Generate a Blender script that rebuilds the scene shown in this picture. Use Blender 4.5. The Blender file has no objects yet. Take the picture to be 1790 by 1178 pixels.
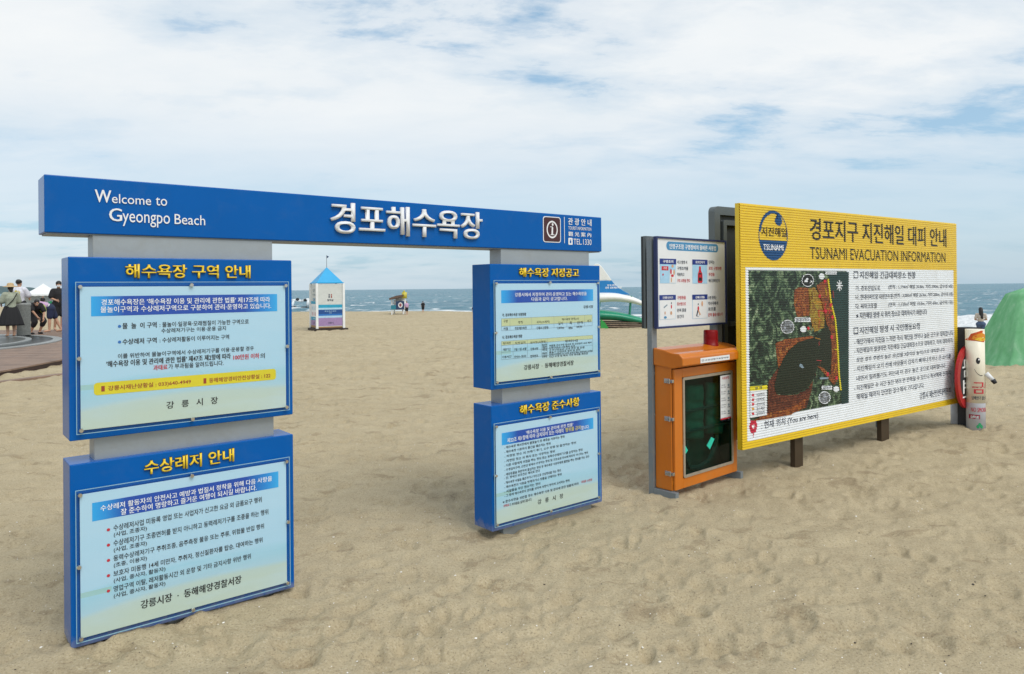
import bpy, bmesh, math, random
import numpy as np
from mathutils import Vector, Matrix

random.seed(7)
RNG = np.random.default_rng(11)
SC = bpy.context.scene
COL = SC.collection
PI = math.pi

# ------------------------------------------------------------------ camera
F_PX, PITCH, ROLL, SHIFT_PX, CAM_Z = 1267.16, 0.0032, -0.0097, -89.36, 1.63
cam_data = bpy.data.cameras.new('camera')
cam_data.sensor_fit = 'HORIZONTAL'
cam_data.sensor_width = 36.0
cam_data.lens = F_PX / 1790.0 * 36.0
cam_data.shift_y = SHIFT_PX / 1790.0
cam_data.clip_start = 0.05
cam_data.clip_end = 60000.0
cam = bpy.data.objects.new('camera', cam_data)
COL.objects.link(cam)
cam.matrix_world = Matrix.Translation((0, 0, CAM_Z)) @ Matrix.Rotation(PI / 2 + PITCH, 4, 'X') @ Matrix.Rotation(ROLL, 4, 'Z')
SC.camera = cam

# ------------------------------------------------------------------ sun, sky, exposure
SUN_ELEV, SUN_AZ = math.radians(52), math.radians(138)     # azimuth clockwise from +Y: behind and to the right of the viewer
sd = bpy.data.lights.new('sun', 'SUN')
sd.energy = 1.4
sd.angle = math.radians(32)
sd.color = (1.0, 0.955, 0.89)
sun = bpy.data.objects.new('sun', sd)
COL.objects.link(sun)
to_sun = Vector((math.sin(SUN_AZ) * math.cos(SUN_ELEV), math.cos(SUN_AZ) * math.cos(SUN_ELEV), math.sin(SUN_ELEV)))
sun.rotation_euler = to_sun.to_track_quat('Z', 'Y').to_euler()
SC.view_settings.view_transform = 'Standard'
SC.view_settings.look = 'None'
SC.view_settings.exposure = 0.48
SC.view_settings.gamma = 1.0
SC.render.film_transparent = False
SC.cycles.max_bounces = 8
SC.cycles.transparent_max_bounces = 12


class NT:
    """small helper to wire shader nodes"""
    def __init__(self, tree):
        self.t = tree
        tree.nodes.clear()

    def n(self, kind, props=None, **ins):
        nd = self.t.nodes.new(kind)
        for k, v in (props or {}).items():
            setattr(nd, k, v)
        for k, v in ins.items():
            self.set(nd, k, v)
        return nd

    def set(self, nd, key, v):
        s = nd.inputs[int(key[1:])] if key[0] == 'i' and key[1:].isdigit() else nd.inputs[key.replace('_', ' ')]
        if isinstance(v, bpy.types.NodeSocket):
            self.t.links.new(v, s)
        elif isinstance(v, bpy.types.Node):
            self.t.links.new(v.outputs[0], s)
        else:
            s.default_value = v

    def math(self, op, a, b=0.0, c=0.0, clamp=False):
        return self.n('ShaderNodeMath', dict(operation=op, use_clamp=clamp), i0=a, i1=b, i2=c).outputs[0]

    def mix(self, fac, a, b, blend='MIX'):
        nd = self.n('ShaderNodeMix', dict(data_type='RGBA', blend_type=blend))
        self.set(nd, 'i0', fac)
        self.set(nd, 'i6', a)
        self.set(nd, 'i7', b)
        return nd.outputs[2]

    def ramp(self, fac, stops, interp='LINEAR'):
        nd = self.n('ShaderNodeValToRGB', i0=fac)
        cr = nd.color_ramp
        cr.interpolation = interp
        while len(cr.elements) < len(stops):
            cr.elements.new(0.5)
        for e, (p, c) in zip(cr.elements, stops):
            e.position = p
            e.color = c if len(c) == 4 else (*c, 1)
        return nd.outputs[0]

    def noise(self, vec, scale, detail=4.0, rough=0.55, dist=0.0):
        nd = self.n('ShaderNodeTexNoise', i1=0.0)
        if vec is not None:
            self.set(nd, 'Vector', vec)
        self.set(nd, 'Scale', scale)
        self.set(nd, 'Detail', detail)
        self.set(nd, 'Roughness', rough)
        self.set(nd, 'Distortion', dist)
        return nd.outputs[0]


world = bpy.data.worlds.new('World')
SC.world = world
world.use_nodes = True
w = NT(world.node_tree)
out = w.n('ShaderNodeOutputWorld')
bg = w.n('ShaderNodeBackground')
bg.inputs['Strength'].default_value = 0.10
w.t.links.new(bg.outputs[0], out.inputs[0])
sky = w.n('ShaderNodeTexSky', dict(sky_type='NISHITA', sun_disc=False, sun_elevation=SUN_ELEV, sun_rotation=SUN_AZ,
                                   altitude=0.0, air_density=1.0, dust_density=1.6, ozone_density=1.2))
tc = w.n('ShaderNodeTexCoord')
sp = w.n('ShaderNodeSeparateXYZ', i0=tc.outputs['Generated'])
zz = w.math('MAXIMUM', sp.outputs[2], 0.0)
den = w.math('ADD', zz, 0.16)
px_ = w.math('DIVIDE', sp.outputs[0], den)
py_ = w.math('DIVIDE', sp.outputs[1], den)
cv = w.n('ShaderNodeCombineXYZ', i0=px_, i1=py_, i2=3.7)
cvs = w.n('ShaderNodeMapping', i0=cv.outputs[0])
cvs.inputs['Rotation'].default_value = (0, 0, math.radians(-24))
cvs.inputs['Scale'].default_value = (0.62, 1.0, 1.0)
big = w.noise(cvs.outputs[0], 0.70, 3.0, 0.5, 0.1)
fine = w.noise(cvs.outputs[0], 3.4, 10.0, 0.62, 0.15)
cl = w.math('ADD', w.math('MULTIPLY', big, 0.55), w.math('MULTIPLY', fine, 0.45))
cover = w.ramp(cl, [(0.365, (0.0, 0.0, 0.0)), (0.425, (0.74, 0.74, 0.74)), (0.50, (0.98, 0.98, 0.98))])
# the deck thins to clear haze near the horizon, more so to the right (east over the sea)
band = w.ramp(zz, [(0.0, (0.22, 0.22, 0.22)), (0.10, (0.35, 0.35, 0.35)), (0.24, (1, 1, 1))])
side = w.ramp(w.math('MULTIPLY_ADD', sp.outputs[0], 0.5, 0.5), [(0.20, (1.0, 1.0, 1.0)), (0.62, (0.42, 0.42, 0.42))])
lowf = w.math('MAXIMUM', band, w.math('MULTIPLY', side, 0.62))
fac = w.math('MULTIPLY', cover, lowf, clamp=True)
shade = w.noise(cvs.outputs[0], 1.7, 6.0, 0.6, 0.2)
ccol = w.ramp(shade, [(0.30, (5.5, 6.05, 6.45)), (0.5, (6.2, 6.5, 6.7)), (0.70, (6.7, 6.85, 6.9))])
haze_f = w.ramp(zz, [(0.0, (0.62, 0.62, 0.62)), (0.35, (0.48, 0.48, 0.48))])
blue = w.mix(haze_f, sky.outputs[0], (3.1, 4.95, 6.4, 1.0))
w.set(bg, 'Color', w.mix(fac, blue, ccol))


# ------------------------------------------------------------------ where a line of sight meets the place
def ray(px, py):
    u, v = px - 895.0, py - 589.0 - SHIFT_PX
    c, s = math.cos(ROLL), math.sin(ROLL)
    u, v = c * u + s * v, -s * u + c * v
    x, y, z = u / F_PX, 1.0, -v / F_PX
    c, s = math.cos(PITCH), math.sin(PITCH)
    return Vector((x, c * y - s * z, s * y + c * z))


def at(px, py, Y):
    d = ray(px, py)
    return Vector((0, 0, CAM_Z)) + d * (Y / d.y)


SEA_Z = -1.87
SHX = np.array([-600, -300, -140, -80, -31, -18, -6, 2, 34, 60, 120, 300])
SHY = np.array([420, 280, 195, 150, 106, 112, 110, 102, 51, 8, -90, -380])


def shore_s(x, y):
    return (np.interp(x, SHX, SHY) - y) * 0.72


def ground_z(x, y):
    s = shore_s(x, y)
    t = np.clip(s / 46.0, 0, 1)
    t = t * t * (3 - 2 * t)
    return np.where(s > 0, SEA_Z * (1 - t), SEA_Z + 0.045 * np.maximum(s, -60))


def on_ground(px, py, lift=0.0):
    d = ray(px, py)
    t = 2.0
    while t < 2000:
        p = Vector((0, 0, CAM_Z)) + d * t
        if p.z <= float(ground_z(p.x, p.y)) + lift:
            return p
        t += 0.03 + t * 0.0015
    return p


# ------------------------------------------------------------------ materials
MATS = {}


def mat(name, col, rough=0.55, metal=0.0, vary=0.06, vscale=6.0, bump=0.0, bscale=60.0, coat=0.0, spec=0.5, dirt=None, dust=False):
    """painted / plain surface with a little colour variation, roughness variation and fine bump"""
    if name in MATS:
        return MATS[name]
    m = bpy.data.materials.new(name)
    m.use_nodes = True
    t = NT(m.node_tree)
    o = t.n('ShaderNodeOutputMaterial')
    b = t.n('ShaderNodeBsdfPrincipled')
    t.t.links.new(b.outputs[0], o.inputs[0])
    c = t.n('ShaderNodeTexCoord').outputs['Object']
    n1 = t.noise(c, vscale, 5.0, 0.6)
    lo = tuple(max(0, x * (1 - vary)) for x in col)
    hi = tuple(min(1, x * (1 + vary)) for x in col)
    colr = t.ramp(n1, [(0.3, lo), (0.7, hi)])
    if dirt:
        dm = t.ramp(t.noise(c, dirt[1], 7.0, 0.65, 0.4), [(0.52, (0, 0, 0)), (0.72, (dirt[2],) * 3)])
        colr = t.mix(dm, colr, (*dirt[0], 1))
    if dust:                               # sand blown against the foot of the sign
        zc = t.n('ShaderNodeSeparateXYZ', i0=c).outputs[2]
        dn = t.math('ADD', t.math('MULTIPLY_ADD', zc, -5.5, 0.75), t.math('MULTIPLY', t.noise(c, 22.0, 7.0, 0.7, 0.6), 0.9))
        colr = t.mix(t.ramp(dn, [(0.72, (0, 0, 0)), (1.0, (0.34, 0.34, 0.34))]), colr, (0.36, 0.30, 0.20, 1))
    t.set(b, 'Base Color', colr)
    t.set(b, 'Roughness', t.math('MULTIPLY_ADD', n1, 0.2 * rough, rough * 0.9, clamp=True))
    b.inputs['Metallic'].default_value = metal
    b.inputs['Specular IOR Level'].default_value = spec
    if coat:
        b.inputs['Coat Weight'].default_value = coat
        b.inputs['Coat Roughness'].default_value = 0.08
    if bump:
        bn = t.n('ShaderNodeBump', i0=bump)
        t.set(bn, 'Height', t.noise(c, bscale, 5.0, 0.6))
        bn.inputs['Distance'].default_value = 0.01
        t.set(b, 'Normal', bn.outputs[0])
    MATS[name] = m
    return m


def srgb(r, g, b):
    f = lambda v: (v / 255 / 12.92) if v <= 10 else ((v / 255 + 0.055) / 1.055) ** 2.4
    return (f(r), f(g), f(b))


BLUE = mat('blue_paint', (0.0008, 0.100, 0.39), 0.25, vary=0.05, vscale=2.5, bump=0.02, bscale=7, spec=0.16, dirt=((0.06, 0.14, 0.33), 7.0, 0.16), dust=True)
ALU = mat('grey_aluminium', (0.35, 0.39, 0.42), 0.42, metal=0.5, vary=0.07, vscale=3, bump=0.04, bscale=30, dirt=((0.25, 0.24, 0.21), 6.0, 0.3))
GREYPAINT = mat('grey_steel_paint', (0.20, 0.235, 0.26), 0.45, metal=0.2, vary=0.08, dirt=((0.32, 0.27, 0.19), 9.0, 0.35))
YTEXT = mat('yellow_lettering', (0.85, 0.60, 0.03), 0.4, vary=0.04)
YEDGE = mat('lettering_outline', (0.05, 0.06, 0.03), 0.5)
WTEXT = mat('white_lettering', (0.80, 0.82, 0.85), 0.35, vary=0.03)
STEEL = mat('steel_screw', (0.62, 0.60, 0.57), 0.25, metal=1.0)
BLACKI = mat('black_ink', (0.015, 0.017, 0.022), 0.6)
NAVYI = mat('navy_ink', (0.02, 0.035, 0.07), 0.6)
REDI = mat('red_ink', (0.55, 0.02, 0.04), 0.6)
BROWNI = mat('brown_ink', (0.33, 0.05, 0.02), 0.6)
WHITEI = mat('white_ink', (0.90, 0.92, 0.94), 0.6)
BLUEI = mat('blue_ink', (0.02, 0.16, 0.50), 0.6)
YELLOWI = mat('yellow_ink', (0.72, 0.62, 0.02), 0.55)
PALEYI = mat('pale_yellow_ink', (0.55, 0.62, 0.36), 0.6)
GREYLINE = mat('table_rule_ink', (0.22, 0.30, 0.36), 0.6)
YTXTI = mat('yellow_text_ink', (0.75, 0.66, 0.10), 0.6)
WHITEP = mat('white_panel', (0.74, 0.77, 0.80), 0.45, vary=0.03, dirt=((0.5, 0.48, 0.42), 4.0, 0.12))
ORANGE = mat('orange_paint', (0.57, 0.156, 0.005), 0.34, coat=0.3, vary=0.06, vscale=4, bump=0.03, bscale=20, dirt=((0.38, 0.17, 0.03), 7.0, 0.30))
SKIN = mat('skin', (0.50, 0.29, 0.19), 0.5, vary=0.08, vscale=12)
HAIR = mat('dark_hair', (0.012, 0.010, 0.010), 0.45, vary=0.4, vscale=60, bump=0.3, bscale=90)


def ink(name, col):
    return mat(name, col, 0.6, vary=0.10, vscale=14)


# ------------------------------------------------------------------ mesh helper
class MB:
    def __init__(self):
        self.bm = bmesh.new()
        self.mats = []

    def mi(self, m):
        if m not in self.mats:
            self.mats.append(m)
        return self.mats.index(m)

    def _tag(self, verts, m):
        i = self.mi(m)
        for f in {f for v in verts for f in v.link_faces}:
            f.material_index = i

    def box(self, x0, x1, y0, y1, z0, z1, m, rot=None, pivot=None):
        M = Matrix.Translation(((x0 + x1) / 2, (y0 + y1) / 2, (z0 + z1) / 2)) @ Matrix.Diagonal((x1 - x0, y1 - y0, z1 - z0, 1))
        if rot is not None:
            p = Vector(pivot or (0, 0, 0))
            M = Matrix.Translation(p) @ rot @ Matrix.Translation(-p) @ M
        r = bmesh.ops.create_cube(self.bm, size=1.0, matrix=M)
        self._tag(r['verts'], m)
        return self

    def tube(self, a, b, r0, m, r1=None, seg=10, caps=True):
        a, b = Vector(a), Vector(b)
        d = b - a
        q = d.to_track_quat('Z', 'Y').to_matrix().to_4x4()
        M = Matrix.Translation((a + b) / 2) @ q
        r = bmesh.ops.create_cone(self.bm, cap_ends=caps, segments=seg, radius1=r0, radius2=r0 if r1 is None else r1, depth=d.length, matrix=M)
        self._tag(r['verts'], m)
        return self

    def ball(self, c, r, m, sub=2):
        rr = (r, r, r) if isinstance(r, (int, float)) else r
        M = Matrix.Translation(c) @ Matrix.Diagonal((*rr, 1))
        x = bmesh.ops.create_icosphere(self.bm, subdivisions=sub, radius=1.0, matrix=M)
        self._tag(x['verts'], m)
        return self

    def poly(self, pts, m):
        vs = [self.bm.verts.new(p) for p in pts]
        f = self.bm.faces.new(vs)
        f.material_index = self.mi(m)
        return self

    def prism(self, pts, axis, lo, hi, m):
        """polygon (list of 2-tuples) in the plane across `axis`, extruded from lo to hi"""
        def P(p, h):
            return {'x': (h, p[0], p[1]), 'y': (p[0], h, p[1]), 'z': (p[0], p[1], h)}[axis]
        a = [self.bm.verts.new(P(p, lo)) for p in pts]
        b = [self.bm.verts.new(P(p, hi)) for p in pts]
        n = len(pts)
        i = self.mi(m)
        fs = [self.bm.faces.new(a), self.bm.faces.new(b[::-1])]
        for k in range(n):
            fs.append(self.bm.faces.new((a[k], b[k], b[(k + 1) % n], a[(k + 1) % n])))
        for f in fs:
            f.material_index = i
        bmesh.ops.recalc_face_normals(self.bm, faces=fs)
        return self

    def lathe(self, prof, m, seg=24, c=(0, 0)):
        rings = []
        for r, z in prof:
            rings.append([self.bm.verts.new((c[0] + r * math.cos(2 * PI * k / seg), c[1] + r * math.sin(2 * PI * k / seg), z)) for k in range(seg)])
        i = self.mi(m)
        for a, b in zip(rings, rings[1:]):
            for k in range(seg):
                f = self.bm.faces.new((a[k], a[(k + 1) % seg], b[(k + 1) % seg], b[k]))
                f.material_index = i
        for rg in (rings[0][::-1], rings[-1]):
            try:
                self.bm.faces.new(rg).material_index = i
            except ValueError:
                pass
        return self

    def grid(self, fn, nu, nv, m):
        """surface fn(u,v)->xyz for u,v in 0..1"""
        V = [[self.bm.verts.new(fn(i / nu, j / nv)) for j in range(nv + 1)] for i in range(nu + 1)]
        k = self.mi(m)
        for i in range(nu):
            for j in range(nv):
                self.bm.faces.new((V[i][j], V[i + 1][j], V[i + 1][j + 1], V[i][j + 1])).material_index = k
        return self

    def build(self, name, parent=None, bevel=0.0, smooth=False, loc=None, label=None, solid=0.0):
        me = bpy.data.meshes.new(name)
        self.bm.to_mesh(me)
        self.bm.free()
        for m in self.mats:
            me.materials.append(m)
        o = bpy.data.objects.new(name, me)
        COL.objects.link(o)
        if parent:
            o.parent = parent
        if loc is not None:
            o.location = loc
        if smooth:
            me.shade_smooth()
        if solid:
            sm = o.modifiers.new('thickness', 'SOLIDIFY')
            sm.thickness = solid
            sm.offset = 0
        if bevel:
            bv = o.modifiers.new('bevel', 'BEVEL')
            bv.width = bevel
            bv.segments = 2
            bv.limit_method = 'ANGLE'
            bv.angle_limit = math.radians(40)
        if label:
            o['label'] = label
        return o


def tag(o, label, cat, group=None, kind=None):
    if label:
        o['label'] = label
    if cat:
        o['category'] = cat
    if group:
        o['group'] = group
    if kind:
        o['kind'] = kind
    return o


def thing(name, label, cat, loc=(0, 0, 0), rotz=0.0, group=None):
    o = bpy.data.objects.new(name, None)
    o.empty_display_size = 0.2
    COL.objects.link(o)
    o.location = loc
    o.rotation_euler = (0, 0, rotz)
    return tag(o, label, cat, group)


# ------------------------------------------------------------------ lettering
GLYPHS = {}


def glyphs(s, bold=0.0, extrude=0.0, res=3):
    if (s, bold, res) in GLYPHS:
        return GLYPHS[(s, bold, res)]
    c = bpy.data.curves.new('lettering_curve', 'FONT')
    c.body = s
    c.size = 1.0
    c.resolution_u = res
    c.offset = bold
    c.extrude = extrude
    o = bpy.data.objects.new('lettering_curve', c)
    me = bpy.data.meshes.new_from_object(o)
    bpy.data.objects.remove(o)
    bpy.data.curves.remove(c)
    GLYPHS[(s, bold, res)] = me
    return me


class Face:
    """a flat sign face: local x along, local z up, local y into the sign; reads positions off the photo's line of sight"""
    def __init__(self, origin, yaw, y=0.0):
        self.o = Vector(origin)
        self.c, self.s = math.cos(yaw), math.sin(yaw)
        self.y = y

    def uz(self, px, py, y=None):
        y = self.y if y is None else y
        d = ray(px, py)
        n = Vector((self.s, -self.c, 0))
        p0 = self.o + Vector((-self.s * y, self.c * y, 0))
        cpos = Vector((0, 0, CAM_Z))
        t = (p0 - cpos).dot(n) / d.dot(n)
        P = cpos + d * t - self.o
        return P.x * self.c + P.y * self.s, P.z

    def text(self, mb, s, x0, yt, yb, x1, m, y=None, bold=0.02, extrude=0.0, res=3, post=None):
        y = self.y if y is None else y
        u0, zt = self.uz(x0, yt, y)
        _, zb = self.uz(x0, yb, y)
        u1 = self.uz(x1, yb, y)[0]
        put_text(mb, s, u0, u1, zb, zt, m, y, bold, extrude, res, post)

    def rect(self, x0, yt, yb, x1, y=None):
        u0, zt = self.uz(x0, yt, y)
        _, zb = self.uz(x0, yb, y)
        return u0, self.uz(x1, yb, y)[0], zb, zt


def put_text(mb, s, u0, u1, zb, zt, m, y, bold=0.02, extrude=0.0, res=3, post=None):
    if bold > 0.009:                       # heavier strokes: the line drawn again, a hair to each side
        d = (bold - 0.006) * 0.75 * (zt - zb)
        ob = 0.0 if s.isascii() else 0.006
        put_text(mb, s, u0 + d, u1 - d, zb, zt, m, y, ob, extrude, res, post)
        for k, q in enumerate((-d, d) if bold < 0.045 else (-d, -d / 2, d / 2, d)):
            put_text(mb, s, u0 + d + q, u1 - d + q, zb, zt, m, y - 0.0001 * (k + 1), ob, extrude, res, post and (lambda b2, k=k: (post(b2), [setattr(v.co, 'y', v.co.y - 0.0001 * (k + 1)) for v in b2.verts])))
        return
    me = glyphs(s, bold, 0.0, res)
    n = len(me.vertices)
    if n == 0:
        return
    co = np.empty(n * 3, 'f')
    me.vertices.foreach_get('co', co)
    co = co.reshape(n, 3)
    lo, hi = co.min(0), co.max(0)
    sx = (u1 - u0) / max(hi[0] - lo[0], 1e-6)
    sz = (zt - zb) / max(hi[1] - lo[1], 1e-6)
    b2 = bmesh.new()
    b2.from_mesh(me)
    for v in b2.verts:
        x, z, _ = v.co
        v.co = (u0 + (x - lo[0]) * sx, y, zb + (z - lo[1]) * sz)
    if extrude:
        r = bmesh.ops.extrude_face_region(b2, geom=b2.faces[:])
        for v in [g for g in r['geom'] if isinstance(g, bmesh.types.BMVert)]:
            v.co.y -= extrude
        bmesh.ops.recalc_face_normals(b2, faces=b2.faces[:])
    if post:
        post(b2)
    k = mb.mi(m)
    for f in b2.faces:
        f.material_index = k
    tmp = bpy.data.meshes.new('tmp')
    b2.to_mesh(tmp)
    b2.free()
    mb.bm.from_mesh(tmp)
    bpy.data.meshes.remove(tmp)


def rectf(mb, u0, u1, z0, z1, y, m):
    mb.poly([(u0, y, z0), (u1, y, z0), (u1, y, z1), (u0, y, z1)], m)


def rrect(mb, u0, u1, z0, z1, y, r, m, n=5):
    pts = []
    for cx, cz, a0 in ((u1 - r, z1 - r, 0), (u0 + r, z1 - r, 90), (u0 + r, z0 + r, 180), (u1 - r, z0 + r, 270)):
        for k in range(n + 1):
            a = math.radians(a0 + 90 * k / n)
            pts.append((cx + r * math.cos(a), y, cz + r * math.sin(a)))
    mb.poly(pts[::-1], m)


def disc(mb, cx, cz, rx, rz, y, m, n=28, r0=0.0, a0=0, a1=360):
    if r0 == 0.0 and a1 - a0 == 360:
        mb.poly([(cx + rx * math.cos(-2 * PI * k / n), y, cz + rz * math.sin(-2 * PI * k / n)) for k in range(n)], m)
    else:
        P = lambda a, f: (cx + rx * f * math.cos(a), y, cz + rz * f * math.sin(a))
        for k in range(n):
            a, b = (math.radians(a0 + (a1 - a0) * (k + d) / n) for d in (0, 1))
            mb.poly([P(a, 1), P(a, r0), P(b, r0), P(b, 1)], m)


# ------------------------------------------------------------------ noise for the ground
_perm = RNG.permutation(4096)


def vnoise(x, y, seed=0):
    xi, yi = np.floor(x).astype(np.int64), np.floor(y).astype(np.int64)
    xf, yf = x - xi, y - yi
    u, v = xf * xf * xf * (xf * (xf * 6 - 15) + 10), yf * yf * yf * (yf * (yf * 6 - 15) + 10)
    h = lambda a, b: _perm[(_perm[(a + seed * 131) & 4095] + b * 7 + seed) & 4095] / 4095.0
    return (h(xi, yi) * (1 - u) + h(xi + 1, yi) * u) * (1 - v) + (h(xi, yi + 1) * (1 - u) + h(xi + 1, yi + 1) * u) * v - 0.5


def polar_sheet(name, r_in, r_out, ratio, half, dense, coarse, zfun, m, attr=None):
    """one sheet round the camera foot: finer towards the camera and in front of it"""
    n_r = int(math.log(r_out / r_in) / math.log(ratio)) + 1
    R = r_in * ratio ** np.arange(n_r + 1)
    A = np.concatenate([np.linspace(-half, half, dense), np.linspace(half, 2 * PI - half, coarse + 2)[1:-1]]) if coarse else np.linspace(-half, half, dense)
    na, nr = len(A), len(R)
    aa, rr = np.meshgrid(A, R)
    X, Y = (rr * np.sin(aa)).ravel(), (rr * np.cos(aa)).ravel()
    Z = zfun(X, Y)
    co = np.stack([X, Y, Z], 1).astype('f')
    idx = np.arange(na * nr).reshape(nr, na)
    if coarse:
        nxt = np.roll(idx, -1, axis=1)
        q = np.stack([idx[:-1], idx[1:], nxt[1:], nxt[:-1]], -1).reshape(-1, 4)
        co = np.vstack([co, [[0, 0, float(zfun(np.zeros(1), np.zeros(1))[0])]]]).astype('f')
        tri = np.stack([np.full(na, len(co) - 1), idx[0], np.roll(idx[0], -1)], -1)
    else:
        q = np.stack([idx[:-1, :-1], idx[1:, :-1], idx[1:, 1:], idx[:-1, 1:]], -1).reshape(-1, 4)
        tri = np.zeros((0, 3), int)
    me = bpy.data.meshes.new(name)
    me.vertices.add(len(co))
    me.vertices.foreach_set('co', co.ravel())
    loops = np.concatenate([q.ravel(), tri.ravel()]).astype('i')
    me.loops.add(len(loops))
    me.loops.foreach_set('vertex_index', loops)
    me.polygons.add(len(q) + len(tri))
    st = np.concatenate([np.arange(len(q)) * 4, len(q) * 4 + np.arange(len(tri)) * 3]).astype('i')
    me.polygons.foreach_set('loop_start', st)
    if attr is not None:
        for an, fn in attr.items():
            at_ = me.attributes.new(an, 'FLOAT', 'POINT')
            at_.data.foreach_set('value', fn(co[:, 0], co[:, 1]).astype('f'))
    me.update()
    me.validate()
    me.shade_smooth()
    bmt = bmesh.new()
    bmt.from_mesh(me)
    if bmt.faces and sum(f.normal.z for f in list(bmt.faces)[:200]) < 0:
        bmesh.ops.reverse_faces(bmt, faces=bmt.faces[:])
        bmt.to_mesh(me)
    bmt.free()
    o = bpy.data.objects.new(name, me)
    me.materials.append(m)
    COL.objects.link(o)
    return o


# gate frame, needed by the sand so that it can drift against the posts
G_O, G_YAW = Vector((-1.9913, 3.2528, 0.0)), 0.6853
GATE = Face(G_O, G_YAW)

FEET = []
for _ in range(9500):
    yy = 3.2 + (RNG.random() ** 1.35) * 42
    FEET.append(((RNG.random() * 2 - 1) * 0.78 * yy, yy, RNG.random() * PI, 0.055 + RNG.random() * 0.065, (0.004 + RNG.random() ** 2 * 0.020) * (0.78 + max(0, yy - 5) / 11)))


def sand_detail(x, y):
    r = np.hypot(x, y)
    fade = np.clip(1.2 - r / 90, 0.15, 1)
    z = 0.045 * vnoise(x * 0.35 + 3, y * 0.35, 1) + 0.016 * vnoise(x * 0.9, y * 1.0, 2)
    wx, wy = x + 0.12 * vnoise(x * 1.7, y * 1.7, 8), y + 0.12 * vnoise(x * 1.7, y * 1.7, 9)
    far_k = np.clip((r - 5) / 9, 0, 1)
    z += (0.018 + .026 * far_k) * vnoise(wx * 2.0, wy * 2.9, 3) + (0.028 + .062 * far_k) * np.abs(vnoise(wx * 2.4, wy * 3.6, 7)) + (.011 + .010 * far_k) * vnoise(wx * 4.6, wy * 6.6, 4) + (0.013 + .045 * far_k) * np.abs(vnoise(wx * 6.0, wy * 8.0, 10))
    n = np.clip(1.3 - r / 14, 0, 1)
    z += n * (0.012 * vnoise(x * 12, y * 13, 5) + 0.006 * vnoise(x * 27, y * 26, 6))
    gx, gy = x - G_O.x, y - G_O.y
    u = gx * math.cos(G_YAW) + gy * math.sin(G_YAW)
    v = -gx * math.sin(G_YAW) + gy * math.cos(G_YAW)
    du = np.maximum(np.maximum(-u, u - 3.45), 0)
    z = z * (1 - 0.62 * np.exp(-(du / .35) ** 2 - ((v - .1) / .45) ** 2))
    return z * fade


def sand_z(x, y):
    z = ground_z(x, y) + sand_detail(x, y)
    # footprints, worked cell by cell
    cell = 1.0
    cx, cy = np.floor(x / cell).astype(int), np.floor(y / cell).astype(int)
    key = cx * 4001 + cy
    order = np.argsort(key, kind='stable')
    ks = key[order]
    for fx, fy, fa, fl, fd in FEET:
        i0, j0 = int(math.floor(fx)), int(math.floor(fy))
        ids = []
        for i in (i0 - 1, i0, i0 + 1):
            if abs(fx - i - .5) > 0.95:
                continue
            for j in (j0 - 1, j0, j0 + 1):
                if abs(fy - j - .5) > 0.95:
                    continue
                k = i * 4001 + j
                a, b = np.searchsorted(ks, k), np.searchsorted(ks, k + 1)
                if b > a:
                    ids.append(order[a:b])
        if not ids:
            continue
        ids = np.concatenate(ids)
        dx, dy = x[ids] - fx, y[ids] - fy
        c, s = math.cos(fa), math.sin(fa)
        u, v = (c * dx + s * dy) / fl, (-s * dx + c * dy) / (fl * 0.52)
        d2 = u * u + v * v
        z[ids] += -fd / (1 + d2 ** 3) + 0.50 * fd * np.exp(-(np.sqrt(d2) - 1.30) ** 2 * 9)
    # sand drifted under the gate, scoured round its right pillar
    gx, gy = x - G_O.x, y - G_O.y
    u = gx * math.cos(G_YAW) + gy * math.sin(G_YAW)
    v = -gx * math.sin(G_YAW) + gy * math.cos(G_YAW)
    z += 0.040 * np.exp(-((u - 0.40) / 0.62) ** 2 - ((v - 0.04) / 0.30) ** 2)
    z -= 0.026 * np.exp(-((u - 2.9) / 0.75) ** 2 - ((v - 0.1) / 0.32) ** 2)
    return z


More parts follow.
